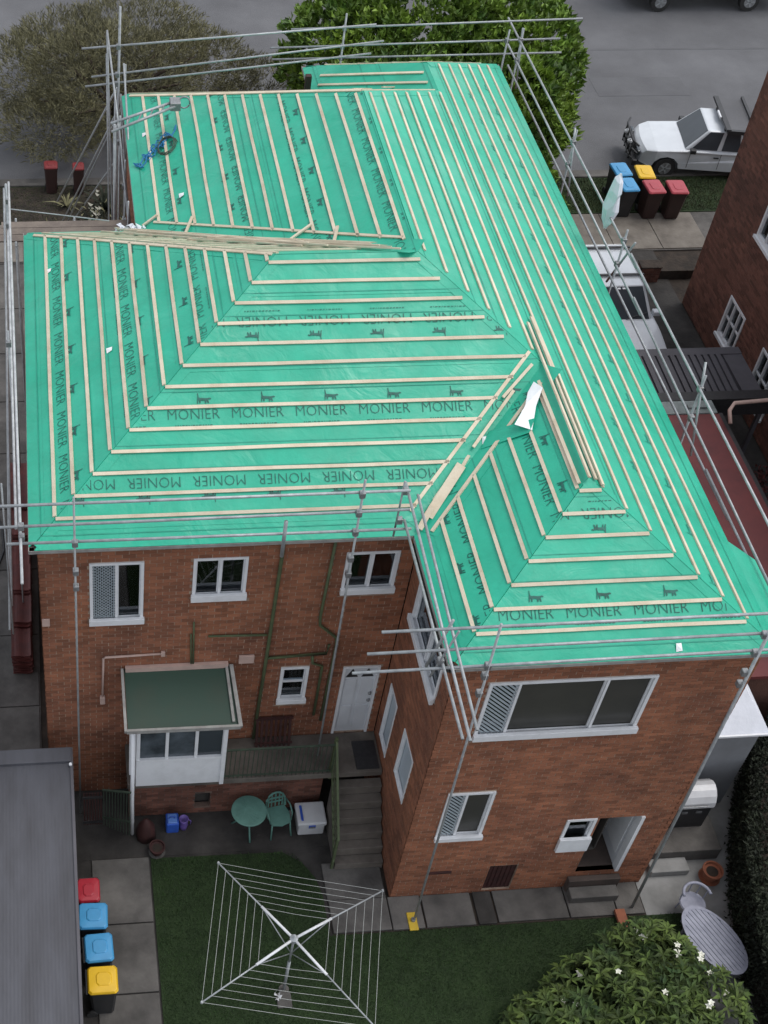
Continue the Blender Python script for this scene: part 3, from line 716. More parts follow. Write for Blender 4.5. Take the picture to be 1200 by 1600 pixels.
# boards beside the valleys and along the hips
batten('Wr', (-5.47, 3.16), (-3.03, 5.62), w_=.062); batten('Sl', (-5.16, 2.70), (-2.93, 4.98), w_=.062)
batten('Nl', (-9.24, 11.86), (-5.0, 7.86), w_=.055); batten('Nl', (-9.42, 17.22), (-4.88, 12.99), w_=.06)
batten('Mf', (-9.42, 17.40), (-4.95, 13.1), w_=.09); batten('Mf', (-4.9, 12.98), (-2.7, 15.06), w_=.07)
batten('Wl', (-11.78, 11.58), (-7.5, 7.36), w_=.055); batten('Wf', (-11.6, 11.6), (-7.4, 7.42), w_=.08)
# gutters
def gutter(p, q, out):
    o_ = Vector((*out, 0)); a_ = Vector((*p, 0)); b_ = Vector((*q, 0)); g = MB(); g.mi = 0
    c = [a_ + Vector((0, 0, 7.62)), b_ + Vector((0, 0, 7.62)), b_ + o_ * .085 + Vector((0, 0, 7.62)), a_ + o_ * .085 + Vector((0, 0, 7.62))]
    g.hexa(c + [v + Vector((0, 0, .07)) for v in c])
    c = [a_ + o_ * .087 + Vector((0, 0, 7.63)), b_ + o_ * .087 + Vector((0, 0, 7.63)), b_ + o_ * .10 + Vector((0, 0, 7.63)), a_ + o_ * .10 + Vector((0, 0, 7.63))]
    g.mi = 1; g.hexa(c + [v + Vector((0, 0, .07)) for v in c])
    g.build('gutter', [M['gutter'], M['gutlip']], house)
gutter((-12.0, 2.867), (-5.45, 2.867), (0, -1)); gutter((-5.35, -.1), (-5.35, 2.75), (-1, 0)); gutter((-5.45, 0), (0.0, 0), (0, -1))
gutter((-11.917, 2.77), (-11.917, 11.88), (-1, 0)); gutter((-.085, -.1), (-.085, 18.8), (1, 0)); gutter((-11.9, 11.786), (-9.6, 11.786), (0, 1))
gutter((-9.527, 11.9), (-9.527, 17.5), (-1, 0)); gutter((-9.5, 17.415), (-5.05, 17.415), (0, 1)); gutter((-4.934, 18.696), (-.1, 18.696), (0, 1)); gutter((-4.934, 17.5), (-4.934, 18.8), (-1, 0))
MB().box(-5.16, -5.02, 17.46, 17.6, 7.2, 8.15).build('post_stub', M['darkred'], house)

# membrane flap turned up, white side out, and loose corner at the right rear eave
fl = MB(); n_ = nrm('Sl')
q = [rp_('Sl', -3.02, 5.02, .08), rp_('Sl', -2.93, 4.78, .10), rp_('Sl', -3.12, 4.45, .08), rp_('Sl', -3.30, 3.98, .05), rp_('Sl', -3.50, 4.10, .22), rp_('Sl', -3.26, 4.48, .16), rp_('Sl', -3.16, 4.78, .13)]
fl.add(q, [(0, 1, 6), (1, 2, 5, 6), (2, 3, 4, 5)]); fl.add([v - n_ * .012 for v in q], [(6, 1, 0), (6, 5, 2, 1), (5, 4, 3, 2)])
tag(fl.build('membrane_offcut', M['foil']), 'crumpled white backed membrane offcut folded over in the roof valley', 'membrane offcut')
fg = MB(); q = [rp_('Sl', -3.35, 3.95, .05), rp_('Sl', -3.2, 4.15, .12), rp_('Sl', -3.9, 4.35, .05), rp_('Sl', -4.1, 4.05, .03)]
fg.loft([[v - n_ * .01 for v in q], q]); fg.build('membrane_fold', M['green'], house, fix=True)
cf = MB(); q = [Vector((.0, .1, 7.70)), Vector((.42, .2, 7.55)), Vector((.40, 2.0, 7.6)), Vector((.0, 2.35, 7.72))]
cf.loft([[v - Vector((0, 0, .008)) for v in q], q]); cf.build('membrane_flap', M['green'], house, fix=True)

# loose timber on the roof: every piece a thing
def loose(pl, p, q, label, h=.05, w_=.055, grp='loose timber battens lying on the roof'):
    o = batten(pl, p, q, None, w_=w_, lift=h, wob=False)
    return tag(o, label, 'timber batten', grp)
ORD = ('first', 'second', 'third', 'fourth', 'fifth', 'sixth', 'seventh')
def pile(pl, p, q, n, label, h0=.05, sp=.07, grp=None, jit=.3):
    p = Vector(p); q = Vector(q); d = (q - p).normalized(); nn = Vector((-d.y, d.x))
    for i in range(n):
        off = nn * (i - (n - 1) / 2) * sp; a_ = p + off + d * random.uniform(-jit, jit) - nn * random.uniform(-.06, .06); b_ = q + off + d * random.uniform(-jit, jit)
        loose(pl, a_, b_, ORD[i] + ' batten from the near side ' + label, h0 + (i % 2) * .034, grp=grp)
pile('Wf', (-9.85, 11.2), (-6.6, 8.2), 7, 'of the long bundle beside the left hip', h0=.05, grp='battens bundled beside the left hip', jit=.5)
pile('Wf', (-8.4, 9.6), (-5.3, 7.75), 7, 'of the bundle along the top of the left ridge', h0=.05, grp='battens bundled along the left ridge', sp=.09, jit=.35)
for i, (a_, b_, l) in enumerate((((-2.93, 5.0), (-2.96, 2.45), 'long pale batten laid on the ridge above the projecting rear wing, innermost of the bundle'),
                                 ((-2.84, 6.5), (-2.87, 2.46), 'longest pale batten of the bundle on the rear wing ridge'),
                                 )):
    loose('Sl' if i == 0 else 'R', (a_[0] if i else -2.95, a_[1]), (b_[0] if i else -2.95, b_[1]), l, .055, grp='battens bundled on the rear wing ridge')
loose('R', (-2.70, 6.75), (-2.74, 2.48), 'pale batten reaching highest of the rear wing ridge bundle', .055, grp='battens bundled on the rear wing ridge')
loose('R', (-2.60, 5.2), (-2.63, 2.40), 'short outermost pale batten of the rear wing ridge bundle', .055, grp='battens bundled on the rear wing ridge')
loose('Wr', (-3.02, 5.40), (-3.62, 4.88), 'short batten offcut at the top of the rear valley', .05)
loose('Wr', (-3.42, 4.98), (-4.26, 4.10), 'pale batten offcut pinned in the middle of the rear valley', .07)
loose('Sl', (-4.30, 3.98), (-4.45, 3.78), 'very short batten stub low in the rear valley', .05)
loose('Wr', (-4.50, 3.83), (-5.18, 3.05), 'wide pale board lying at the foot of the rear valley', .06, w_=.17)
loose('Sl', (-4.62, 3.72), (-4.98, 3.28), 'narrow pale board beside the wide one in the rear valley', .07, w_=.09)
loose('Wr', (-5.10, 3.2), (-5.36, 2.86), 'broken batten end sticking out over the valley gutter', .09, w_=.10)
loose('Nl', (-9.46, 11.86), (-9.14, 12.0), 'short diagonal offcut on the lower left corner of the front roof', .05)
loose('Nl', (-8.46, 11.36), (-8.66, 10.86), 'diagonal offcut second from the left along the front valley board', .06)
loose('Nl', (-6.38, 9.36), (-6.88, 9.16), 'diagonal offcut near the middle of the front valley board', .06)
loose('Nl', (-5.96, 8.95), (-6.10, 8.50), 'diagonal offcut nearest the upper end of the front valley board', .06)
loose('Mf', (-3.6, 16.55), (-4.35, 15.9), 'slanting loose batten on the far green slope, left of the pair', .06)
loose('Mf', (-2.9, 16.3), (-3.7, 15.75), 'slanting loose batten on the far green slope, right of the pair', .09)
# paper tags
for pl, x, y, l in (('Wl', -11.5, 10.11, 'small white paper tag near the far end of the left hip slope'), ('Wl', -10.44, 6.85, 'small white paper tag midway up the left hip slope'),
                    ('Nl', -8.62, 12.35, 'small white paper tag low on the front slope by the corner offcut'), ('Sr', -1.69, .06, 'torn white label at the eave below the rear lettering'),
                    ('Nl', -9.2, 15.3, 'white plastic strip at the left eave beneath the hoist beam'), ('Wr', -4.02, 4.22, 'white scrap of card under the middle valley offcut')):
    g = MB(); q = [rp_(pl, x - .05, y - .06, .02), rp_(pl, x + .05, y - .05, .035), rp_(pl, x + .055, y + .06, .02), rp_(pl, x - .045, y + .055, .045)]
    g.loft([[v - Vector((0, 0, .004)) for v in q], q]); tag(g.build('paper_tag', M['foil'], fix=True), l, 'paper tag')
# crumpled plastic bag near the left corner
g = MB(); rnd = random.Random(3)
for i in range(26):
    c = rp_('Wf', -9.75 + rnd.uniform(-.3, .3), 11.45 + rnd.uniform(-.12, .12), rnd.uniform(.03, .16)); q = [c + Vector((rnd.uniform(-.12, .12), rnd.uniform(-.1, .1), rnd.uniform(-.06, .08))) for _ in range(4)]
    g.add(q, [(0, 1, 2), (0, 2, 3), (0, 3, 1), (1, 3, 2)])
tag(g.build('plastic_bag', M['canvas']), 'crumpled white plastic bag caught between the two roof wings', 'bag')
# blue rope tangle
g = MB(); pts_ = []; rnd = random.Random(5)
for i in range(60):
    t = i / 59; pts_.append(rp_('Nl', -9.45 + t * .85 + .12 * math.sin(i * .9), 14.1 + t * .75 + .16 * math.cos(i * 1.3), .04 + .02 * rnd.random()))
g.tube(pts_, .016, 5); tag(g.build('rope', M['rope']), 'tangled blue rope lying on the green membrane below the hoist', 'rope')
g = MB(); pts_ = [rp_('Nl', -8.75 + .22 * math.cos(i * .5) * (1 - i * .006), 14.35 + .32 * math.sin(i * .5), .04 + .002 * i) for i in range(40)]
g.tube(pts_, .011, 5); tag(g.build('cable', M['gdark']), 'dark coiled cable on the green membrane beside the blue rope', 'cable')

# ------------------------------------------------------------------ scaffold edge protection
PR_ = .025; SCM = 'steel'
def clamp(g, c): c = Vector(c); g.box(c.x - .05, c.x + .05, c.y - .05, c.y + .05, c.z - .06, c.z + .06)
def scaffold(label, rails, posts, clamps=(), braces=(), grp=None):
    r0 = thing('scaffold_guardrail', label, 'guardrail', (posts[0][0][0], posts[0][0][1], 0), group='scaffold guardrails round the roof edge')
    for r in rails: MB().tube(r, PR_, 8).build('rail', M[SCM], r0, smooth=True)
    for p in posts: MB().tube(p[:2], p[2] * .85 if len(p) > 2 else .024, 8).build('post', M['steel'], r0, smooth=True)
    for b in braces: MB().tube(b, .024, 8).build('brace', M['steel'], r0, smooth=True)
    for c in clamps: g = MB(); clamp(g, c); g.build('coupler', M['clamp'], r0, bevel=.012)
    return r0
scaffold('three rail steel guardrail along the left wing rear eave above the small windows',
         [[(-12.75, 2.50, 9.09), (-5.78, 2.50, 9.11)], [(-12.75, 2.50, 8.60), (-5.72, 2.50, 8.66)], [(-12.35, 2.50, 8.20), (-5.62, 2.50, 8.19)]],
         [((-11.28, 2.44, .0), (-11.24, 2.44, 9.3), .022), ((-6.5, 2.44, .0), (-6.58, 2.44, 9.45), .026), ((-7.78, 2.44, 7.7), (-7.78, 2.44, 8.55), .04)],
         [(-11.24, 2.46, 8.2), (-11.24, 2.46, 7.5), (-11.24, 2.46, 7.1), (-6.58, 2.46, 8.2), (-6.58, 2.46, 7.55), (-6.57, 2.46, 7.15), (-6.58, 2.46, 8.66), (-6.58, 2.46, 9.1)],
         [[(-6.58, 2.46, 7.6), (-6.56, 2.46, 6.9)]])
scaffold('three rail steel guardrail along the projecting wing rear eave above the wide window',
         [[(-6.80, -.40, 9.11), (.3, -.40, 9.14)], [(-6.95, -.40, 8.60), (-.75, -.40, 8.65)], [(-7.12, -.40, 8.14), (-.3, -.40, 8.23)]],
         [((-4.88, -.46, .05), (-5.03, -.46, 9.25), .026), ((-.46, -.46, .02), (-.73, -.46, 9.3), .034), ((.02, -.46, 8.0), (.05, -.46, 9.3), .026)],
         [(-5.02, -.43, 8.2), (-5.02, -.43, 7.95), (-.74, -.43, 8.65), (-.74, -.43, 8.2), (-.74, -.43, 7.7), (-5.02, -.43, 7.5), (-.72, -.43, 7.4)])
scaffold('three rail steel guardrail over the side eave of the projecting wing by the valley',
         [[(-5.8, 2.75, 9.05), (-5.8, -2.15, 8.76)], [(-5.62, 2.55, 8.95), (-5.62, -1.9, 8.65)], [(-5.72, 2.65, 8.25), (-5.72, -1.75, 8.22)]],
         [((-5.86, 2.62, 7.9), (-5.86, 2.62, 9.2), .022), ((-5.86, -.36, 7.9), (-5.6, -.36, 9.0), .022)],
         [(-5.82, 2.6, 8.3), (-5.82, 2.6, 9.0), (-5.75, -.33, 8.25)], [[(-5.9, -.2, 7.95), (-5.62, -.1, 8.95)]])
scaffold('long three rail steel guardrail down the right hand eave beside the driveway',
         [[(.35, 19.75, 8.46), (.35, 9.2, 8.44)], [(.35, 9.6, 8.50), (.35, -.6, 8.44)], [(.35, 19.6, 7.95), (.35, 8.4, 7.86)], [(.35, 8.9, 7.92), (.35, .5, 7.70)],
          [(.30, 18.9, 7.62), (.30, 3.0, 7.56)], [(.30, 4.2, 7.62), (.30, -.6, 7.54)]],
         [((.40, 18.40, .0), (.40, 18.62, 8.75)), ((.40, 13.75, .0), (.40, 13.92, 8.75)), ((.40, 9.9, 0), (.40, 10.15, 8.70)), ((.40, 5.2, 0), (.40, 5.5, 8.75))],
         [(.38, 18.6, 8.46), (.38, 18.55, 7.94), (.38, 13.9, 8.45), (.38, 13.85, 7.9), (.38, 10.13, 8.45), (.38, 10.1, 7.88), (.38, 5.48, 8.45), (.38, 5.4, 7.8), (.38, .0, 8.44)],
         [[(.42, 18.3, 7.3), (.42, 18.75, 8.7)], [(.42, 13.5, 7.3), (.42, 14.1, 8.7)], [(.42, 10.4, 7.2), (.42, 9.7, 8.7)], [(.42, 5.0, 7.2), (.42, 5.7, 8.9)]])
scaffold('steel guardrail across the far left eave in front of the olive tree',
         [[(-10.54, 17.8, 8.74), (-3.54, 17.8, 9.30)], [(-10.32, 17.8, 8.01), (-3.3, 17.8, 8.88)], [(-10.47, 17.8, 7.76), (-3.57, 17.8, 8.56)]],
         [((-9.80, 17.74, 0.0), (-9.64, 17.74, 9.8), .036), ((-9.72, 17.68, 0.0), (-9.95, 17.68, 9.2), .026), ((-9.52, 17.85, 0), (-9.5, 17.85, 8.3), .026), ((-9.86, 17.9, 0), (-9.95, 17.9, 8.55), .024),
          ((-9.80, 17.2, 0), (-9.78, 17.2, 8.0), .028), ((-9.80, 16.2, 0), (-9.72, 16.2, 7.9), .028), ((-9.70, 14.8, 0), (-9.68, 14.8, 7.6), .024), ((-9.74, 13.0, 0), (-9.72, 13.0, 7.7), .024)],
         [(-9.68, 17.76, 8.8), (-9.70, 17.76, 8.08), (-9.72, 17.76, 7.84), (-9.50, 17.8, 7.3), (-9.78, 17.2, 7.1), (-9.74, 16.2, 7.2), (-9.7, 14.8, 6.9), (-9.72, 13.0, 7.0)],
         [[(-9.55, 17.7, 8.4), (-9.58, 14.2, 7.35)], [(-9.62, 17.7, 7.6), (-9.66, 13.1, 6.2)], [(-9.75, 17.9, 6.9), (-11.05, 23.4, .07)], [(-9.6, 17.9, 7.1), (-10.9, 23.4, .07)], [(-9.5, 17.9, 6.0), (-10.75, 23.4, .07)], [(-9.95, 17.6, 9.3), (-9.6, 14.0, 6.4)], [(-9.7, 18.0, 7.6), (-11.2, 22.8, 1.2)], [(-9.75, 16.2, 7.6), (-9.70, 13.1, 7.0)]])
scaffold('steel guardrail across the far right eave in front of the leafy tree',
         [[(-5.33, 19.1, 8.52), (2.03, 19.1, 8.76)], [(-5.82, 19.1, 8.03), (1.58, 19.1, 8.23)], [(-5.74, 19.1, 7.72), (1.7, 19.1, 7.85)]],
         [((-4.0, 19.04, 0), (-4.0, 19.04, 8.95)), ((.2, 19.04, 0), (.2, 19.04, 8.5))],
         [(-4.0, 19.07, 8.56), (-4.0, 19.07, 8.07), (-4.0, 19.07, 7.76), (.2, 19.07, 8.2)])
SCM = 'steelw'
scaffold('white painted pole guardrail running along the far left side eave above the roof tile stacks',
         [[(-12.28, 12.5, 8.55), (-12.10, 1.5, 8.35)], [(-12.34, 12.2, 7.8), (-12.22, 3.4, 7.6)]],
         [((-12.42, 11.9, 0), (-12.32, 11.9, 8.9)), ((-12.38, 7.5, 0), (-12.30, 7.5, 8.6), .022), ((-12.45, 4.1, 3.9), (-12.45, 4.1, 8.0), .02)],
         [(-12.30, 11.9, 8.5), (-12.3, 7.5, 8.3), (-12.1, 2.5, 8.35), (-12.1, 2.5, 8.6), (-12.36, 11.9, 7.9)],
         [[(-12.36, 11.9, 8.8), (-12.45, 4.3, 4.5)], [(-12.42, 11.9, 7.0), (-12.52, 4.2, 3.9)]])
sp_ = thing('scaffold_platform', 'weathered timber plank platform of the scaffold in the notch between the two roof wings', 'platform', (-10.8, 13, 6.9))
for i in range(3): MB().box(-12.7 + i * .09, -9.66, 12.62 + i * .245, 12.85 + i * .245, 6.95, 6.99).build('plank', M['plank'], sp_, bevel=.004)
for x in (-12.2, -10.9, -9.75): MB().tube([(x, 12.5, 6.92), (x, 13.5, 6.92)], .024, 8).build('transom', M['steel'], sp_, smooth=True)
for x, y in ((-12.2, 12.56), (-12.2, 13.44), (-9.8, 13.44), (-10.9, 13.44)): MB().tube([(x, y, 0), (x, y, 7.0)], .024, 8).build('post', M['steel'], sp_, smooth=True)
# hoist beam reaching over the roof
hb = thing('roof_hoist', 'steel hoist beam with a pulley reaching from the far left scaffold over the roof', 'hoist', (-9.9, 14.2, 0))
for dz, dy in ((0, 0), (.0, .34)):
    MB().tube([(-10.02, 14.25 + dy, 8.66), (-8.55, 14.95 + dy * .6, 8.86)], .032, 8).build('beam_tube', M['steel'], hb, smooth=True)
for i in range(6):
    t = i / 5; MB().tube([(-9.95 + t * 1.3, 14.28 + t * .62, 8.67 + t * .17), (-9.85 + t * 1.3, 14.62 + t * .50, 8.68 + t * .17)], .016, 6).build('strut', M['clamp'], hb)
MB().box(-8.68, -8.44, 14.92, 15.22, 8.74, 8.94).build('winch_box', M['clamp'], hb, bevel=.02)
MB().tube([(-8.35 + .13 * math.cos(a_ * .52), 15.12, 8.85 + .14 * math.sin(a_ * .52)) for a_ in range(13)], .018, 6).build('pulley_wheel', M['steel'], hb, smooth=True)
MB().tube([(-9.95, 14.4, 0), (-9.95, 14.4, 8.75)], .03, 8).build('post', M['steel'], hb, smooth=True)
# wire from the left pole to the roof corner
g = MB().tube([(-12.3, 11.9, 8.3), (-11.3, 11.9, 8.14), (-10.2, 11.75, 8.06)], .012, 5); tag(g.build('cable', M['steel']), 'thin pale wire strung from the far left pole to the roof notch', 'wire')
# plastic wrapped bundle tied to the right guardrail
g = MB(); rnd = random.Random(9); prof = [(.03, 8.1), (.12, 8.3), (.17, 8.6), (.15, 8.85), (.17, 9.05), (.10, 9.3), (.02, 9.42)]; rings = []
for r_, z_ in prof: rings.append([Vector((.35 + math.cos(j * .628) * r_ * rnd.uniform(.35, 1.1), 11.1 + math.sin(j * .628) * r_ * rnd.uniform(.7, 1.4) * 1.1, z_ + rnd.uniform(-.04, .04))) for j in range(10)])
g.loft(rings); tag(g.build('plastic_wrap', M['canvas']), 'crumpled clear plastic bundle tied to the right hand guardrail', 'plastic wrap')

# ------------------------------------------------------------------ sunroom, landing, steps
sun_ = thing('sunroom', 'small white glazed lean-to room with a dark green sheet roof on the rear wall', 'sunroom', (-9.35, 2.3, 1.66))
g = MB(); q = [(-10.38, 1.72, 3.86), (-8.32, 1.72, 3.84), (-8.37, 2.955, 4.10), (-10.38, 2.955, 4.12)]
g.loft([[Vector(v) - Vector((0, 0, .06)) for v in q], [Vector(v) for v in q]]); g.build('roof', M['awn'], sun_, fix=True)
def V3(t): return Vector(t)
MB().bar((-10.40, 1.70, 3.83), (-8.30, 1.70, 3.81), .05, .09).build('fascia', M['gutlip'], sun_)
MB().bar((-10.42, 1.70, 3.83), (-10.42, 2.94, 4.09), .05, .09).build('fascia', M['gutlip'], sun_); MB().bar((-8.30, 1.70, 3.81), (-8.36, 2.94, 4.07), .07, .09).build('fascia', M['gutlip'], sun_)
MB().bar((-8.42, 1.80, 3.86), (-8.45, 2.90, 4.10), .05, .05).build('fascia', M['gutlip'], sun_)
MB().box(-10.36, -8.42, 2.88, 2.955, 4.10, 4.22).build('flashing', M['pinkpipe'], sun_)
FR = Frame((-10.20, 1.93, 1.68), (1, 0, 0), (0, -1, 0))
g = MB().box(0, 1.70, -.06, 0, 0, .86, FR); g.build('front_panel', M['white'], sun_, bevel=.006)
g = MB().box(0, .07, -.06, .01, .86, 2.12, FR).box(1.63, 1.70, -.06, .01, .86, 2.12, FR).box(.07, 1.63, -.06, .008, 2.04, 2.12, FR).box(0, 1.70, -.06, .03, .86, .93, FR)
g.build('window_frame', M['white'], sun_)
for i in range(2): MB().box(.55 + i * .56, .61 + i * .56, -.055, .012, .93, 2.04, FR).build('mullion', M['white'], sun_)
for i in range(3): MB().box(.07 + i * .56 if i == 0 else .05 + i * .56, .55 + i * .56 if i < 2 else 1.63, -.035, -.028, .93, 2.04, FR).build('pane', M['reflpane' if i < 2 else 'carglass'], sun_)
MB().box(1.64, 1.72, .0, .04, -.02, 2.1, FR).build('corner_post', M['white'], sun_)
MB().box(-10.20, -10.14, 1.99, 2.95, 1.68, 3.84).build('side_wall', M['white'], sun_); MB().box(-8.56, -8.50, 1.99, 2.95, 1.68, 3.84).build('side_wall', M['white'], sun_)
MB().tube([(-10.27, 1.84, 3.84), (-10.27, 1.84, 1.2), (-10.25, 1.86, .05)], .04, 8).build('downpipe', M['white'], sun_, smooth=True)
MB().box(-10.33, -10.215, 1.93, 2.02, 2.1, 3.7).build('side_post', M['white'], sun_)
ld = thing('landing', 'dark concrete landing on brick piers in front of the rear door', 'landing', (-8, 2.4, 0))
MB().box(-10.35, -5.27, 1.99, 2.95, 1.50, 1.655).build('landing_slab', M['concb'], ld, bevel=.01)
wall(ld, Frame((-10.3, 2.30, 0), (1, 0, 0), (0, -1, 0)), 3.95, 1.50, [(1.35, 1.66, .22, .72)], (), name='pier_wall', bm='brick2', mm='mortar2')
MB().box(-9.02, -8.56, 2.45, 2.47, .1, .9).build('vent_back', M['inside'], ld)
MB().box(-6.08, -5.28, 1.90, 2.96, 1.656, 1.672).build('door_threshold', M['conc'], ld) if False else None
stp = thing('rear_steps', 'flight of worn concrete steps going up to the white rear door', 'steps', (-5.8, 1.4, 0))
for i in range(6):
    MB().box(-6.26, -5.28, 2.0 - (i + 1) * .205, 2.0 - i * .205 - .002, 0, 1.655 - (i + 1) * .236).build('step', M['concb'], stp, bevel=.012)
dm = MB().box(-5.78, -5.32, 2.05, 2.72, 1.657, 1.675).build('doormat', M['black']); tag(dm, 'black rubber doormat lying in front of the white rear door', 'doormat')
rl = thing('landing_railing', 'dark green steel balustrade along the edge of the landing', 'railing', (-7.4, 2.0, 1.65))
MB().bar((-8.46, 2.01, 2.62), (-6.30, 2.01, 2.62), .035, .03).build('top_rail', M['gdark'], rl); MB().bar((-8.46, 2.01, 1.74), (-6.30, 2.01, 1.74), .03, .025).build('bottom_rail', M['gdark'], rl)
for i in range(25): MB().bar((-8.44 + i * .089, 2.01, 1.655), (-8.44 + i * .089, 2.01, 2.63), .014, .014, up=(0, 1, 0)).build('baluster', M['gdark'], rl)
r2 = thing('stair_railing', 'faded green steel handrail going down beside the concrete steps', 'railing', (-6.32, 1.4, 0))
MB().bar((-6.31, 2.05, 2.70), (-6.31, .77, 1.18), .045, .04).build('top_rail', M['gpaint'], r2); MB().bar((-6.31, 2.0, 1.80), (-6.31, .77, .36), .03, .03).build('bottom_rail', M['gpaint'], r2)
for i in range(13):
    y = 2.02 - i * .103; zb = 1.80 - (2.0 - y) * 1.17; MB().bar((-6.31, y, zb - .02 if i not in (0, 12) else max(0, zb - .4)), (-6.31, y, zb + .88), .016 if i not in (0, 12) else .05, .016 if i not in (0, 12) else .05, up=(0, 1, 0)).build('baluster', M['gpaint'], r2)
MB().bar((-6.31, 2.04, 1.5), (-6.31, 2.04, 2.78), .06, .06, up=(0, 1, 0)).build('newel_post', M['gpaint'], r2)
g2 = thing('side_gate', 'dark slatted gate between the sheds and the lean-to room', 'gate', (-10.8, 2.05, 0))
for i in range(7): MB().box(-11.22 + i * .055, -11.19 + i * .055, 2.03, 2.06, .2, 1.35).build('slat', M['darkred'], g2)
for z_ in (.3, 1.2): MB().box(-11.25, -10.84, 2.0, 2.03, z_, z_ + .06).build('cross_rail', M['black'], g2)
g3 = thing('garden_railing', 'grey green metal railing leading to the lean-to room', 'railing', (-10.5, 2.0, 0))
for i in range(10): MB().bar((-10.82 + i * .055, 2.0 - i * .03, .2), (-10.82 + i * .055, 2.0 - i * .03, 1.5 + i * .03), .014, .014, up=(0, 1, 0)).build('baluster', M['gdark'], g3)
MB().bar((-10.84, 2.0, 1.5), (-10.30, 1.72, 1.78), .035, .03).build('top_rail', M['gdark'], g3); MB().bar((-10.84, 2.0, .5), (-10.30, 1.72, .72), .035, .03).build('bottom_rail', M['gdark'], g3)
# dark red slatted bench leaning on the wall
bn = thing('slatted_bench', 'dark red slatted timber seat leaning against the rear wall by the small window', 'bench', (-7.4, 2.8, 1.656))
for i in range(8): MB().bar((-7.72 + i * .094, 2.72, 1.66), (-7.72 + i * .094, 2.90, 2.34), .05, .022, up=(0, -1, 0)).build('slat', M['darkred'], bn)
MB().bar((-7.77, 2.90, 2.33), (-7.0, 2.90, 2.33), .05, .05).build('top_rail', M['darkred'], bn); MB().bar((-7.77, 2.72, 1.75), (-7.0, 2.72, 1.75), .04, .03).build('bottom_rail', M['darkred'], bn)

# ------------------------------------------------------------------ wheelie bins
def wheelie(x, y, rot, lid, label, body='bin', w_=.54, d_=.60, h_=.98, grp=None, z=0.0):
    t = thing('wheelie_bin', label, 'bin', (x, y, z), grp)
    o0 = Vector((x, y, z))
    def ring(wx, wy, zz, oy=0): 
        r = .05; p = []
        for sx, sy in ((-1, -1), (1, -1), (1, 1), (-1, 1)):
            for k in ((0, 1) if sx * sy > 0 else (1, 0)):
                p.append(o0 + Vector((sx * (wx / 2 - (r if k else 0)), sy * (wy / 2 - (0 if k else r)) + oy, zz)))
        return p
    a_, b_ = w_ * .78, d_ * .74
    b = MB().loft([ring(a_, b_, .04), ring(w_ * .95, d_ * .92, h_ * .93), ring(w_ * 1.0, d_ * .97, h_ * .935), ring(w_ * 1.0, d_ * .97, h_)])
    bo = b.build('body', M[body], t, fix=True)
    l = MB().loft([ring(w_ * 1.03, d_ * 1.02, h_ + .002), ring(w_ * 1.03, d_ * 1.02, h_ + .025), ring(w_ * .94, d_ * .92, h_ + .065), ring(w_ * .5, d_ * .5, h_ + .075)])
    lo_ = l.build('lid', M[lid], t, fix=True, bevel=.008)
    MB().loft([ring(w_ * .52, d_ * .55, h_ + .070, -.02), ring(w_ * .46, d_ * .48, h_ + .092, -.02)]).build('lid_rib', M[lid], lo_, fix=True, bevel=.008)
    MB().tube([o0 + Vector((-w_ * .45, d_ * .55, h_ - .02)), o0 + Vector((w_ * .45, d_ * .55, h_ - .02))], .018, 8).build('handle', M[body], t)
    for sx in (-1, 1):
        c = o0 + Vector((sx * w_ * .42, d_ * .38, .1)); MB().tube([c - Vector((.022, 0, 0)), c + Vector((.022, 0, 0))], .1, 14).build('wheel', M['rubber'], t)
    t.rotation_euler = (0, 0, rot)
    return t
wheelie(-11.20, .17, .0, 'lid_red', 'red lidded wheelie bin at the head of the row beside the shed', w_=.42, d_=.50, h_=.9, grp='bins lined up beside the shed')
wheelie(-11.14, -.41, R(88), 'lid_blue', 'blue lidded wheelie bin standing next to the red lidded one by the shed', w_=.52, d_=.54, grp='bins lined up beside the shed')
wheelie(-11.06, -1.05, R(92), 'lid_blue', 'blue lidded wheelie bin standing next to the yellow lidded one by the shed', w_=.55, d_=.52, grp='bins lined up beside the shed')
wheelie(-11.02, -1.68, R(90), 'lid_yel', 'yellow lidded wheelie bin at the near end of the row beside the shed', w_=.52, d_=.54, grp='bins lined up beside the shed')
G_ = 'wheelie bins set out on the street verge'
wheelie(6.73, 24.22, R(3), 'lid_blue', 'blue lidded wheelie bin on the verge, the one nearer the road', w_=.54, d_=.74, h_=1.0, grp=G_, z=.05)
wheelie(7.47, 24.06, R(-4), 'lid_yel', 'yellow lidded wheelie bin on the verge next to the white ute', w_=.54, d_=.74, h_=1.0, grp=G_, z=.05)
wheelie(6.70, 23.36, R(2), 'lid_blue', 'blue lidded wheelie bin on the verge, the one behind the plastic wrap', w_=.54, d_=.74, h_=1.0, grp=G_, z=.05)
wheelie(7.50, 23.22, R(2), 'lid_pink', 'faded red lidded wheelie bin on the verge beside the blue one', body='binbrown', w_=.56, d_=.74, h_=1.0, grp=G_, z=.05)
wheelie(8.24, 23.18, R(-2), 'lid_pink', 'faded red lidded wheelie bin at the end of the verge group by the grass', body='binbrown', w_=.56, d_=.74, h_=1.0, grp=G_, z=.05)
wheelie(-11.35, 25.05, 0, 'lid_shaded', 'red lidded bin under the olive tree, the left of two', body='binbrown', w_=.42, d_=.42, h_=.95, grp='bins under the olive tree', z=.05)
wheelie(-10.50, 24.95, 0, 'lid_shaded', 'red lidded bin under the olive tree, the right of two', body='binbrown', w_=.36, d_=.40, h_=.95, grp='bins under the olive tree', z=.05)

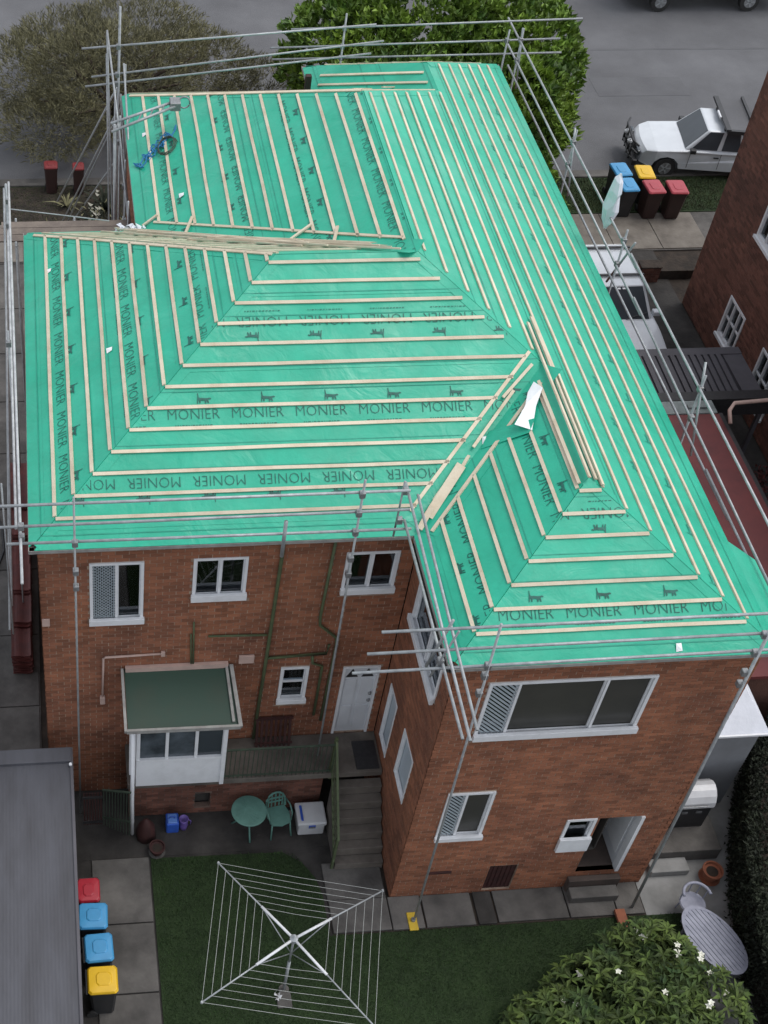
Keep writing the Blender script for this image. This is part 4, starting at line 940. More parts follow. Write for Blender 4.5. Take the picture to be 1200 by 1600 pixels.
# ------------------------------------------------------------------ patio furniture
tb = thing('garden_table', 'round teal green cast metal patio table', 'table', (-7.90, 1.84, 0))
MB().lathe((-7.90, 1.84, 0), [(.33, .672), (.36, .68), (.36, .70), (.345, .706)], 32).build('tabletop', M['teal'], tb, smooth=False, fix=True)
g = MB()
for k in range(16):
    a_ = k * math.pi / 8
    g.bar((-7.90 + .10 * math.cos(a_), 1.84 + .10 * math.sin(a_), .7065), (-7.90 + .28 * math.cos(a_ + .35), 1.84 + .28 * math.sin(a_ + .35), .7065), .022, .006)
g.build('table_pattern', M['teal'], tb)
MB().lathe((-7.90, 1.84, 0), [(.03, .3), (.03, .672)], 12).build('stem', M['teal'], tb)
for k in range(3):
    a_ = -1.5 + k * 2.094; MB().tube([(-7.90 + r_ * math.cos(a_), 1.84 + r_ * math.sin(a_), z_) for r_, z_ in ((.02, .45), (.14, .34), (.24, .16), (.33, .02))], .02, 6).build('leg', M['teal'], tb, smooth=True)
ch = thing('garden_chair', 'teal green cast metal chair beside the round patio table', 'chair', (-7.28, 1.9, 0))
c0 = Vector((-7.28, 1.88, 0))
def sw(pts_, z, c=c0): return [c + Vector((x, y, z)) for x, y in pts_]
seat = [(-.20, -.22), (0, -.27), (.20, -.22), (.24, 0), (.19, .20), (-.19, .20), (-.24, 0)]
MB().loft([sw(seat, .40), sw(seat, .425)]).build('seat', M['teal'], ch, fix=True)
g = MB(); n_b = 9; bk = []
for j in range(n_b):
    t = j / (n_b - 1) * math.pi; bk.append((-.21 * math.cos(t), .21 + .05 * math.sin(t), .46 + .40 * math.sin(t) ** .7))
g.tube([c0 + Vector(p) for p in [(-.21, .2, .42)] + bk + [(.21, .2, .42)]], .022, 7)
for j in range(1, n_b - 1): x_, y_, z_ = bk[j]; g.bar(c0 + Vector((x_, .21, .42)), c0 + Vector((x_, y_, z_)), .028, .012, up=(0, 1, 0))
g.box(-7.28 - .15, -7.28 + .15, 2.095, 2.115, .56, .60).box(-7.43, -7.13, 2.1, 2.12, .68, .72); g.build('backrest', M['teal'], ch)
for sx in (-1, 1):
    MB().tube([c0 + Vector((sx * .19, -.20, .41)), c0 + Vector((sx * .20, -.24, .2)), c0 + Vector((sx * .22, -.30, .0))], .018, 6).build('leg', M['teal'], ch, smooth=True)
    MB().tube([c0 + Vector((sx * .18, .18, .41)), c0 + Vector((sx * .19, .24, .0))], .018, 6).build('leg', M['teal'], ch, smooth=True)
    MB().tube([c0 + Vector((sx * .21, .22, .64)), c0 + Vector((sx * .25, .05, .65)), c0 + Vector((sx * .25, -.12, .60)), c0 + Vector((sx * .22, -.17, .42))], .016, 6).build('armrest', M['teal'], ch, smooth=True)
ch.rotation_euler = (0, 0, R(10))
es = thing('cooler_box', 'white cooler box with a dark handle strip on its lid, on the patio', 'cooler', (-6.62, 1.86, 0))
MB().box(-6.88, -6.34, 1.62, 2.10, .0, .34, tx=-.0, ty=-.0).build('body', M['esky'], es, bevel=.03)
MB().box(-6.91, -6.31, 1.60, 2.13, .345, .45).build('lid', M['esky'], es, bevel=.03)
MB().box(-6.83, -6.78, 1.68, 2.04, .452, .475).build('handle', M['blue'], es, bevel=.01); MB().box(-6.68, -6.54, 1.585, 1.598, .30, .40).build('latch', M['blue'], es, bevel=.004)
MB().box(-6.665, -6.555, 1.575, 1.584, .32, .37).build('latch_plate', M['clamp'], es)
bb = thing('blue_container', 'bright blue plastic tub standing by the brick pier', 'tub', (-9.42, 2.0, 0))
MB().box(-9.56, -9.30, 1.84, 2.12, 0, .34, tx=-.0).build('body', M['blue'], bb, bevel=.03); MB().box(-9.53, -9.34, 1.86, 2.08, .342, .37).build('lid', M['bluepale'], bb, bevel=.015)
MB().tube([(-9.5, 1.97, .37), (-9.48, 1.97, .44), (-9.40, 1.97, .44), (-9.38, 1.97, .37)], .012, 6).build('handle', M['blue'], bb)
jg = thing('purple_jug', 'small purple plastic jug behind the blue tub', 'jug', (-9.25, 2.22 - .3, 0))
MB().lathe((-9.20, 1.95, 0), [(.07, 0), (.09, .15), (.08, .28), (.10, .36), (.085, .36), (.06, .2), (.0, .19)], 16).build('body', M['purple'], jg, smooth=True)
MB().tube([(-9.11, 1.95, .32), (-9.05, 1.95, .26), (-9.06, 1.95, .14), (-9.12, 1.95, .1)], .012, 6).build('handle', M['purple'], jg, smooth=True)
for (x, y, r_, h_, l, mm) in ((-9.78, 1.42, .15, .24, 'dark plant pot with a pale saucer on the patio', 'darkred'), (1.34, .10, .19, .32, 'terracotta pot on the pale paving beside the hedge', 'terra')):
    t = thing('plant_pot', l, 'pot', (x, y, 0))
    MB().lathe((x, y, 0), [(r_ * .7, .02), (r_, h_ * .85), (r_ * 1.1, h_ * .86), (r_ * 1.1, h_), (r_ * .95, h_), (r_ * .9, h_ * .8), (0, h_ * .78)], 22).build('body', M[mm], t, smooth=False)
    MB().lathe((x, y, 0), [(0, h_ * .785), (r_ * .88, h_ * .785), (0, h_ * .82)], 16).build('soil', M['earth'], t)
    MB().lathe((x, y, 0), [(r_ * .5, .022), (r_ * 1.05, .022), (r_ * 1.15, .045), (r_ * .9, .04)], 22).build('saucer', M['conc' if mm == 'darkred' else 'terra'], t)
cv = MB(); rings = []
rnd = random.Random(12)
for r_, z_ in ((.30, .02), (.29, .3), (.22, .6), (.10, .82), (.02, .88)): rings.append([Vector((-9.98 + math.cos(j * .52) * r_ * .7 * rnd.uniform(.9, 1.1), 1.80 + math.sin(j * .52) * r_ * .6 * rnd.uniform(.9, 1.1), z_ * .75)) for j in range(12)])
cv.loft(rings); tag(cv.build('covered_barbecue', M['darkred'], smooth=True), 'maroon cloth cover draped over a small round item under the lean-to room', 'covered item')
g = MB().box(-6.98, -6.86, 2.18 - .28, 2.28 - .28, .0, .01)
tag(MB().lathe((-7.02, 2.28 - .33, 0), [(.05, .01), (.06, .3), (.03, .38), (.03, .42), (0, .42)], 12).build('bottle', M['conc'], smooth=True), 'grey plastic bottle between the teal chair and the cooler', 'bottle')
# yellow base plate under the scaffold pole
ft = thing('pole_base', 'yellow plastic base plate under the scaffold pole on the rear path', 'base plate', (-4.9, -.46, .06))
MB().box(-5.00, -4.82, -.66, -.28, .062, .10).build('plate', M['yellow'], ft, bevel=.012); MB().tube([(-4.9, -.46, .10), (-4.9, -.46, .16)], .045, 10).build('socket', M['clamp'], ft)
tag(MB().box(-.86, -.66, -.92, -.52, .064, .15).build('timber_block', M['terra'], bevel=.01), 'short orange brown timber block on the end of the rear path', 'timber block')

# rotary clothesline
cl = thing('rotary_clothesline', 'square rotary clothesline with pale metal arms standing on the back lawn', 'clothesline', (-7.62, -1.66, .03))
hub = Vector((-7.62, -1.66, 2.08)); R_ = [Vector((-8.82, -.16, 2.24)), Vector((-9.38, -2.78, 2.24)), Vector((-6.50, -3.42, 2.24)), Vector((-5.90, -.92, 2.24))]
MB().tube([(-7.62, -1.66, .03), (-7.62, -1.66, 1.2)], .03, 10).tube([(-7.62, -1.66, 1.2), (-7.62, -1.66, 2.22)], .021, 10).build('mast', M['steel'], cl, smooth=True)
MB().lathe(hub, [(.03, -.08), (.075, -.05), (.075, .03), (.03, .06), (0, .06)], 14).build('hub', M['steel'], cl)
for c in R_:
    MB().tube([hub, hub + (c - hub) * .42], .026, 8).build('arm_sleeve', M['white'], cl, smooth=True)
    MB().tube([hub, hub + (c - hub) * .5, c], .015, 8).build('arm', M['steel'], cl, smooth=True)
    MB().tube([hub - Vector((0, 0, .55)), hub + (c - hub) * .42], .011, 6).build('stay', M['steel'], cl, smooth=True)
    MB().lathe(c, [(.02, -.02), (.03, 0), (.02, .03)], 8).build('arm_tip', M['steel'], cl)
for k in range(7):
    f = .40 + .60 * k / 6
    for i in range(4):
        a_, b_ = hub + (R_[i] - hub) * f, hub + (R_[(i + 1) % 4] - hub) * f
        m_ = (a_ + b_) / 2 - Vector((0, 0, .03)); MB().tube([a_, m_, b_], .0038, 4).build('line', M['wiretwig'], cl)
MB().tube([(-7.62, -1.66, .035), (-7.62, -1.66, .07)], .10, 14).build('base_collar', M['conc'], cl)
MB().box(-7.78, -7.50, -2.02, -1.72, .036, .075).build('footing', M['conc'], cl, bevel=.02)
g = MB()
for i in range(10):
    a_ = i * .63; c = Vector((-7.74 + .05 * math.cos(a_ * 2), -1.80 + .06 * math.sin(a_), .10)); g.add([c + Vector((random.uniform(-.06, .06), random.uniform(-.06, .06), random.uniform(-.02, .07))) for _ in range(3)], [(0, 1, 2)])
tag(g.build('paper_scrap', M['esky']), 'crumpled pale cloth at the foot of the clothesline mast', 'cloth')

# ------------------------------------------------------------------ shed lower left
sh = thing('garage', 'grey sheet roofed garage at the lower left beside the row of bins', 'garage', (-13, -1, 0))
MB().box(-16.2, -11.62, -8.6, 2.30, 0, 2.2).build('wall', M['concd'], sh)
g = MB(); x = -16.4; pts_ = []
while x < -11.44: pts_.append((x, .0012 * (1 + math.sin(x / .064 * 2 * math.pi)))); x += .0128
rings = [[Vector((px, y, zz + pz)) for px, pz in pts_] for y, zz in ((-8.8, 2.36), (2.10, 2.36))]
n_ = len(pts_); g.add(rings[0] + rings[1], [(i, i + 1, n_ + i + 1, n_ + i) for i in range(n_ - 1)]); g.build('roof', M['shed'], sh)
MB().box(-16.4, -11.44, 2.10, 2.42, 2.30, 2.44).build('ridge_flashing', M['flash'] if False else M['shed'], sh, bevel=.01)
MB().box(-11.46, -11.40, -8.8, 2.44, 2.26, 2.40).build('barge_board', M['flash'] if False else M['carp'], sh, bevel=.01)
MB().tube([(-11.45, 2.02, 2.42), (-11.45, 2.02, 2.46)], .03, 8).build('roof_screw', M['white'], sh)

# stacks of maroon roof tiles beside the left wall
def tile_stack(y, n, label):
    t = thing('roof_tile_stack', label, 'tile stack', (-12.42, y, .03), 'maroon roof tile stacks along the left wall')
    me = None
    for k in range(n):
        if me is None:
            b = MB(); prof = [(-.21 + i * .0525, .018 * math.sin(i / 8 * 2 * math.pi) + (.02 if i in (0, 8) else 0)) for i in range(9)]
            up = [Vector((x, -.39, z)) for x, z in prof]; up2 = [Vector((x, .39, z)) for x, z in prof]
            lo_ = [v - Vector((0, 0, .022)) for v in up]; lo2 = [v - Vector((0, 0, .022)) for v in up2]; n9 = 9
            b.add(up + up2 + lo_ + lo2, [(i, i + 1, n9 + i + 1, n9 + i) for i in range(8)] + [(2 * n9 + i + 1, 2 * n9 + i, 3 * n9 + i, 3 * n9 + i + 1) for i in range(8)] +
                  [(i + 1, i, 2 * n9 + i, 2 * n9 + i + 1) for i in range(8)] + [(n9 + i, n9 + i + 1, 3 * n9 + i + 1, 3 * n9 + i) for i in range(8)] + [(0, n9, 3 * n9, 2 * n9), (8, 26, 35, 17)])
            me = bpy.data.meshes.new('tile'); me.from_pydata([tuple(v) for v in b.v], [], b.f); me.materials.append(M['tile'])
        o = bpy.data.objects.new('tile', me); COL.objects.link(o); o.parent = t
        o.location = (random.uniform(-.025, .025), random.uniform(-.03, .03), .05 + k * .062); o.rotation_euler = (0, 0, random.uniform(-.04, .04))
    return t
for i, (n_, w_) in enumerate(((7, 'nearest the rear corner of the house'), (9, 'second from the rear corner of the house'), (10, 'third from the rear corner of the house'), (8, 'fourth from the rear corner of the house'),
                              (10, 'fifth from the rear corner of the house'), (11, 'sixth from the rear corner of the house'), (9, 'furthest from the rear corner of the house'))):
    tile_stack(6.45 + i * .86, n_ + 4, 'maroon roof tile stack ' + w_)
tag(MB().tube([(-13.2, 11.5, .05), (-12.9, 10.6, .05), (-12.85, 9.8, .05), (-13.1, 8.9, .05)], .03, 6).build('hose', M['black']), 'black hose curving across the left driveway slabs', 'hose')

# ------------------------------------------------------------------ right side: porch, canopy, hedge, table
pc = thing('side_porch', 'grey rendered side porch with a white pitched canopy at the right of the house', 'porch', (1.2, 1.9, 0))
MB().box(.0, 2.2, 1.8, 1.9, .02, 2.7).build('wall', M['render'], pc); MB().box(2.1, 2.2, 1.9, 3.3, .02, 2.7).build('wall', M['render'], pc)
g = MB(); q = [Vector(v) for v in ((0, 1.7, 2.70), (2.3, 1.7, 2.70), (2.3, 3.3, 2.70), (0, 3.3, 2.70))]; ap = [Vector((0, 2.4, 3.5)), Vector((1.72, 2.4, 3.5))]
g.add(q + ap, [(0, 1, 5, 4), (1, 2, 5), (2, 3, 4, 5), (3, 0, 4), (3, 2, 1, 0)]); g.build('canopy', M['canvas'], pc)
MB().bar((.0, 1.68, 2.66), (2.3, 1.68, 2.66), .04, .05).build('canopy_edge', M['white'], pc)
MB().box(-.1, 1.65, .50, 1.79, .02, .40).build('platform', M['conc'], pc, bevel=.02); MB().box(.12, .92, .18, .495, .02, .20).build('step', M['concl'], pc, bevel=.02)
bq = thing('hooded_barbecue', 'barbecue with a white rounded hood and dark cabinet on the side porch', 'barbecue', (.9, 1.3, .4))
MB().box(.30, 1.40, 1.05, 1.55, .405, 1.15).build('cabinet', M['black'], bq, bevel=.01)
g = MB(); rings = []
for xx in (.52, 1.42): rings.append([Vector((xx, 1.30 - .30 * math.cos(j * math.pi / 8), 1.16 + .42 * math.sin(j * math.pi / 8))) for j in range(9)])
g.loft(rings); g.build('hood', M['esky'], bq, bevel=.03, fix=True)
MB().tube([(.70, .97, 1.30), (1.25, .97, 1.30)], .014, 8).build('handle', M['clamp'], bq)
for i in range(3): MB().box(.5 + i * .3, .62 + i * .3, 1.03, 1.049, .95, 1.0).build('control_knob', M['clamp'], bq)

ot = thing('oval_table', 'oval bluegrey slatted timber outdoor table beside the flowering bush', 'table', (.62, -1.58, 0))
g0 = Vector((.64, -1.56)); ax, bx, ang = .76, .46, R(-66)
def ov(f, n=36): return [(g0.x + math.cos(ang) * ax * f * math.cos(t) - math.sin(ang) * bx * f * math.sin(t), g0.y + math.sin(ang) * ax * f * math.cos(t) + math.cos(ang) * bx * f * math.sin(t)) for t in [2 * math.pi * k / n for k in range(n)]]
out, inn = ov(1), ov(.90)
g = MB(); 
for k in range(36):
    a_, b_, c, d = out[k], out[(k + 1) % 36], inn[(k + 1) % 36], inn[k]; g.hexa([Vector((*p, .68)) for p in (a_, b_, c, d)] + [Vector((*p, .712)) for p in (a_, b_, c, d)])
g.build('rim', M['wicker'], ot)
dv = Vector((math.cos(ang), math.sin(ang), 0)); nv = Vector((-dv.y, dv.x, 0))
for k in range(11):
    v_ = -.405 + k * .081; hl = ax * .93 * math.sqrt(max(0, 1 - (v_ / (bx * .93)) ** 2)); c = Vector((g0.x, g0.y, .685)) + nv * v_
    if hl > .1: MB().bar(c - dv * hl, c + dv * hl, .070, .022).build('slat', M['wicker'], ot)
MB().bar(Vector((g0.x, g0.y, .66)) - nv * .40, Vector((g0.x, g0.y, .66)) + nv * .40, .08, .022).build('cross_bar', M['wicker'], ot)
for sx, sy in ((-1, -1), (-1, 1), (1, -1), (1, 1)):
    c = Vector((g0.x, g0.y, 0)) + dv * sx * .5 + nv * sy * .24; MB().bar(c + Vector((0, 0, .02)), c + Vector((0, 0, .68)), .05, .05, up=(1, 0, 0)).build('leg', M['wicker'], ot)
rc = thing('round_backed_chair', 'pale round backed chair tucked at the end of the oval table', 'chair', (.58, -.62, 0))
MB().lathe((.60, -.66, 0), [(0, .43), (.24, .43), (.26, .45), (.24, .475), (0, .475)], 24).build('seat', M['wicker'], rc)
MB().tube([(.60 + .27 * math.cos(t_), -.66 + .27 * math.sin(t_), .78) for t_ in [R(x) for x in range(0, 181, 15)]], .03, 7).build('backrest', M['wicker'], rc, smooth=True)
for a_ in (20, 55, 90, 125, 160): MB().tube([(.60 + .25 * math.cos(R(a_)), -.66 + .25 * math.sin(R(a_)), .46), (.60 + .27 * math.cos(R(a_)), -.66 + .27 * math.sin(R(a_)), .78)], .012, 6).build('back_spindle', M['wicker'], rc)
for a_ in (45, 135, 225, 315): MB().tube([(.60 + .18 * math.cos(R(a_)), -.66 + .18 * math.sin(R(a_)), .43), (.60 + .23 * math.cos(R(a_)), -.66 + .23 * math.sin(R(a_)), .02)], .018, 6).build('leg', M['wicker'], rc)

# ------------------------------------------------------------------ carport, red roof, neighbour
cp = thing('carport', 'low grey ribbed sheet carport between the house and the neighbouring building', 'carport', (5, 13, 0))
g = MB(); pts_ = []; x = 3.15
while x < 6.0: pts_ += [(x, 0), (x + .10, 0), (x + .105, -.06), (x + .155, -.06), (x + .16, 0)]; x += .18
n_ = len(pts_); A_ = [Vector((px, 12.1, 1.98 + pz)) for px, pz in pts_]; B_ = [Vector((px, 13.95, 2.06 + pz)) for px, pz in pts_]
g.add(A_ + B_, [(i, i + 1, n_ + i + 1, n_ + i) for i in range(n_ - 1)]); g.build('roof_sheet', M['carp'], cp)
MB().box(3.1, 6.55, 13.951, 14.22, 1.96, 2.05).build('roof_edge', M['carp'], cp); MB().box(6.03, 6.55, 12.1, 13.95, 1.96, 2.03).build('side_flashing', M['carp'], cp)
MB().box(3.1, 7.15, 11.75, 12.06, 1.9, 2.45).build('beam', M['black'], cp)
for x, y in ((3.2, 14.1), (6.4, 14.1), (3.2, 12.0), (6.4, 12.0)): MB().box(x - .05, x + .05, y - .05, y + .05, 0, 1.95).build('post', M['carp'], cp)
rr_ = thing('side_extension', 'low extension with a flat dark red sheet roof along the driveway side', 'extension', (3.9, 8, 0))
MB().box(2.3, 4.62, 3.3, 11.1, 0, 2.42).build('wall', M['brick2'], rr_); MB().box(2.2, 4.75, 3.2, 11.15, 2.43, 2.52).build('roof', M['redroof'], rr_)
MB().box(2.6, 4.72, 11.16, 11.62, 2.40, 2.56).build('roof_flashing', M['flash'], rr_, bevel=.02); MB().box(4.76, 4.86, 3.2, 11.2, 2.36, 2.50).build('gutter', M['black'], rr_)
g = MB().box(3.0, 3.3, 11.25, 11.45, 2.57, 2.66).box(4.0, 4.5, 11.3, 11.42, 2.57, 2.62); g.build('flashing_patch', M['flash'], rr_)
tag(MB().tube([(4.78, 10.6, 2.7), (4.82, 10.9, 2.85), (5.0, 11.1, 2.9), (6.2, 11.15, 2.95), (7.1, 11.3, 3.0)], .05, 8).build('vent_pipe', M['pinkpipe'], smooth=True), 'pale bent plastic pipe running from the red roof to the neighbouring wall', 'pipe')
nb = thing('neighbouring_building', 'dark brown brick building with white framed windows at the right edge', 'building', (10, 12, 0))
FN = Frame((7.2, 18.75, 0), (0, -1, 0), (-1, 0, 0))
N_h = [(18.75 - 16.42, 18.75 - 15.35, .75, 2.05), (18.75 - 16.38, 18.75 - 14.9, 4.05, 5.4), (18.75 - 14.1, 18.75 - 12.9, .6, 2.1)]
wall(nb, FN, 15.5, 9.0, N_h, (), bm='brick2', mm='mortar2', singles=lambda u, z: 1.5 < z < 5.5 and u < 4.6)
wall(nb, Frame((7.2, 18.75, 0), (1, 0, 0), (0, 1, 0)), 8, 9.0, (), (), bm='brick2', mm='mortar2')
MB().box(7.35, 15.2, 3.3, 18.6, 0, 8.9).build('inner_wall', M['inside'], nb) if False else MB().box(7.9, 15.2, 3.3, 18.6, 0, 8.9).build('inner_wall', M['inside'], nb)
g = MB(); q = [Vector(v) for v in ((6.8, 2.8, 9.0), (15.6, 2.8, 9.0), (15.6, 19.15, 9.0), (6.8, 19.15, 9.0))]; ap = [Vector((11.2, 7.2, 11.2)), Vector((11.2, 14.8, 11.2))]
g.add(q + ap, [(0, 1, 4), (1, 2, 5, 4), (2, 3, 5), (3, 0, 4, 5), (3, 2, 1, 0)]); g.build('roof', M['tile'], nb)
def nwin(h, sash=True):
    u0, u1, z0, z1 = h; F = FN
    fr = MB().box(u0, u0 + .07, -.08, .03, z0, z1, F).box(u1 - .07, u1, -.08, .03, z0, z1, F).box(u0 + .07, u1 - .07, -.08, .028, z0, z0 + .1, F).box(u0 + .07, u1 - .07, -.08, .028, z1 - .07, z1, F).build('window', M['white'], nb)
    MB().box(u0 + .07, u1 - .07, -.06, -.05, z0 + .1, z1 - .07, F).build('pane', M['glass'], fr)
    for k in (1, 2): MB().box(u0 + (u1 - u0) * k / 3 - .02, u0 + (u1 - u0) * k / 3 + .02, -.05, .02, z0 + .1, z1 - .07, F).build('mullion', M['white'], fr)
    MB().box(u0 + .07, u1 - .07, -.048, -.01, (z0 + z1) / 2 - .025, (z0 + z1) / 2 + .025, F).build('glazing_bar', M['white'], fr)
    MB().box(u0 - .04, u1 + .04, .031, .09, z0 - .06, z0 + .02, F).build('sill', M['white'], fr)
for h in N_h: nwin(h)
MB().box(2.02, 2.2, .01, .05, 5.6, 5.72, FN).build('vent_cover', M['pinkpipe'], nb)
# low brick fence pillar on the footpath
bp_ = thing('brick_pillar', 'low dark brick gate pillar beside the footpath', 'pillar', (6.4, 20.1, 0))
wall(bp_, Frame((6.15, 19.75, 0), (1, 0, 0), (0, -1, 0)), .6, .52, (), (), bm='brick2', mm='mortar2', name='pillar_face')
MB().box(6.15, 6.75, 19.751, 20.1, 0, .52).build('core', M['brick2'], bp_); MB().box(6.12, 6.78, 19.72, 20.13, .521, .57).build('cap', M['earth'], bp_, bevel=.02)
lw = thing('low_garden_wall', 'low dark garden wall running from the gate pillar to the neighbouring building', 'wall', (7.0, 20, 0))
MB().box(6.76, 7.9, 19.9, 20.1, 0, .3).build('wall_body', M['earth'], lw)

# ------------------------------------------------------------------ vehicles
def wheel(parent, c, axis, r=.34, w_=.22, name='wheel'):
    c = Vector(c); a_ = Vector(axis)
    t = MB().tube([c - a_ * w_ / 2, c - a_ * w_ * .35, c + a_ * w_ * .35, c + a_ * w_ / 2], r, 22).build(name, M['rubber'], parent)
    MB().tube([c - a_ * (w_ / 2 + .006), c + a_ * (w_ / 2 + .006)], r * .6, 16).build('rim', M['clamp'], t)
    g_ = MB()
    b_ = a_.cross(Vector((0, 0, 1)))
    for k in range(5):
        an = k * 2 * math.pi / 5; d = b_ * math.cos(an) + Vector((0, 0, 1)) * math.sin(an)
        for sg in (-1, 1): g_.bar(c + a_ * sg * (w_ / 2 + .008), c + a_ * sg * (w_ / 2 + .008) + d * r * .55, .05, .012, up=a_ * sg)
    g_.build('spokes', M['steel'], t)
def carbody(F, prof, W, inset=.0):
    """side profile (u,z) extruded across, rounded in plan by insetting the outer rings"""
    g_ = MB(); rings = []; umax = max(p[0] for p in prof); cu = umax / 2; zmin = min(p[1] for p in prof)
    for f, k in ((-1, .93), (-.985, .965), (-.93, .985), (-.78, .997), (-.4, 1.008), (0, 1.012), (.4, 1.008), (.78, .997), (.93, .985), (.985, .965), (1, .93)):
        r_ = []
        for u, z in prof:
            pin = .26 * max(0, (.75 - u) / .75) ** 2 + .12 * max(0, (u - umax + .5) / .5) ** 2
            r_.append(F.p(u + (.10 * f * f if u < .3 else 0), f * W / 2 * (1 - pin), zmin + (z - zmin) * k))
        rings.append(r_)
    g_.loft(rings); return g_
def arch(uc, r, z0, n=7): return [(uc + r * math.cos(math.pi - k * math.pi / (n - 1)), z0 + r * math.sin(math.pi - k * math.pi / (n - 1)) * .98) for k in range(n)]
# white ute, nose to the left
ut = thing('parked_ute', 'white ute with a black bull bar and dark roof racks parked at the kerb', 'ute', (10.4, 26.25, -.01), rot=0)
FU = Frame((7.92, 26.46, -.01), (.989, -.148, 0), (.148, .989, 0))
prof = [(.05, .45), (.45, .40)] + arch(.95, .42, .36)[0:0] + [(.52, .40)] + arch(.98, .44, .38) + [(1.46, .38), (3.35, .38)] + arch(3.9, .44, .38) + [(4.4, .40), (4.95, .45), (4.97, 1.05), (3.3, 1.05), (1.62, 1.06), (1.45, 1.05), (.6, .99), (.2, .92), (.08, .78)]
carbody(FU, prof, 1.92).build('body', M['whitecar'], ut, fix=True, bevel=.03)
def cabin(F, base, top, W0, W1, m, name, parent):
    (a0, a1, z0), (b0, b1, z1) = base, top
    g_ = MB(); g_.loft([[F.p(a0, -W0 / 2, z0), F.p(a1, -W0 / 2, z0), F.p(a1, W0 / 2, z0), F.p(a0, W0 / 2, z0)], [F.p(b0, -W1 / 2, z1), F.p(b1, -W1 / 2, z1), F.p(b1, W1 / 2, z1), F.p(b0, W1 / 2, z1)]])
    return g_.build(name, m, parent, fix=True, bevel=.05)
cb = cabin(FU, (1.48, 3.35, 1.03), (2.10, 3.20, 1.70), 1.76, 1.50, M['whitecar'], 'cabin', ut)
def qp(F, pts_, off, m, name, parent):   # window panel lying just proud of a face
    v = [F.p(*p) for p in pts_]; n_ = (v[1] - v[0]).cross(v[2] - v[0]).normalized(); 
    g_ = MB(); g_.loft([[q - n_ * .01 for q in v], [q + n_ * off for q in v]]); return g_.build(name, m, parent, fix=True)
def lerp(a_, b_, t): return tuple(x + (y - x) * t for x, y in zip(a_, b_))
def face(F, A, B, C_, D_, m=.1, mt=.1, side=1, **k):
    """inset quad A-B (bottom) D-C (top)"""
    a_, b_, c, d = lerp(lerp(A, D_, mt), lerp(B, C_, mt), m), lerp(lerp(A, D_, mt), lerp(B, C_, mt), 1 - m), lerp(lerp(A, D_, 1 - mt * .6), lerp(B, C_, 1 - mt * .6), 1 - m), lerp(lerp(A, D_, 1 - mt * .6), lerp(B, C_, 1 - mt * .6), m)
    return [a_, b_, c, d]
BL = lambda u, sy: (u, sy * .88, 1.03); TL = lambda u, sy: (u, sy * .75, 1.70)
def boxwin(F, pts_, m, name, parent, off=.012):
    v = [F.p(*p) for p in pts_]; n_ = (v[1] - v[0]).cross(v[3] - v[0]).normalized()
    cen = sum(v, Vector()) / 4; ctr = F.p(2.5, 0, 1.2)
    if n_.dot(cen - ctr) < 0: n_ = -n_
    g_ = MB(); g_.loft([[q - n_ * .02 for q in v], [q + n_ * off for q in v]]); return g_.build(name, m, parent, fix=True)
boxwin(FU, face(FU, BL(1.48, -1), BL(1.48, 1), TL(2.10, 1), TL(2.10, -1), .05, .05), M['carglass'], 'windscreen', ut)
for sy in (-1, 1):
    boxwin(FU, face(FU, BL(1.58, sy), BL(2.55, sy), TL(2.62, sy), TL(2.16, sy), .05, .08), M['carglass'], 'side_window', ut)
    boxwin(FU, face(FU, BL(2.62, sy), BL(3.30, sy), TL(3.15, sy), TL(2.68, sy), .05, .08), M['carglass'], 'side_window', ut)
    MB().box(1.62, 1.80, .92 if sy > 0 else -1.10, 1.10 if sy > 0 else -.92, 1.02, 1.16, FU).build('wing_mirror', M['black'], ut, bevel=.02)
    MB().box(2.45, 2.62, sy * .962 - .012, sy * .962 + .012, .84, .88, FU).build('door_handle', M['black'], ut)
    MB().box(2.66, 2.675, sy * .962 - .003, sy * .962 + .003, .45, 1.0, FU).box(1.66, 1.675, sy * .962 - .003, sy * .962 + .003, .45, 1.0, FU).build('door_seam', M['black'], ut)
    for uc in (.98, 3.9): wheel(ut, FU.p(uc, sy * .84, .36), (0, 1, 0), .36, .24)
    MB().box(.02, .12, sy * .62 - .16, sy * .62 + .16, .66, .84, FU).build('headlight', M['carglass'], ut, bevel=.02)
    MB().box(.45, 1.5, sy * .92 - .03, sy * .92 + .02, .80, .86, FU).build('arch_flare', M['black'], ut, bevel=.015) if False else None
MB().box(1.2, 1.42, -.72, -.58, 1.05, 1.10, FU).build('cowl', M['black'], ut) if False else None
MB().box(3.36, 4.90, -.80, .80, .62, 1.07, FU).build('tray', M['black'], ut)
g = MB()
for z_ in (.52, .80, 1.08): g.tube([FU.p(-.02, -.88, z_), FU.p(-.16, -.55, z_), FU.p(-.16, .55, z_), FU.p(-.02, .88, z_)], .035, 7)
for v_ in (-.55, -.2, .2, .55): g.tube([FU.p(-.16, v_, .42), FU.p(-.14, v_, 1.08)], .03, 7)
g.build('bull_bar', M['black'], ut, smooth=True); MB().box(-.10, .06, -.90, .90, .36, .56, FU).build('bumper', M['black'], ut, bevel=.03)
MB().box(.02, .06, -.44, .44, .62, .84, FU).build('grille', M['black'], ut)
for v_ in (-.3, .3): MB().lathe(FU.p(-.18, v_, .92), [(.02, -.08), (.08, -.05), (.09, .02), (.03, .08)], 12).build('spotlight', M['white'], ut)
g = MB()
g.box(2.55, 2.70, -1.0, 1.15, 1.86, 1.93, FU).box(2.6, 2.65, -.7, -.6, 1.70, 1.86, FU).box(2.6, 2.65, .6, .7, 1.70, 1.86, FU).box(2.60, 3.55, -1.02, -.90, 1.78, 1.90, FU); g.build('roof_rack', M['black'], ut)
MB().box(2.701, 3.45, -.89, 1.1, 1.80, 1.86, FU).build('rack_deck', M['asphalt'], ut)
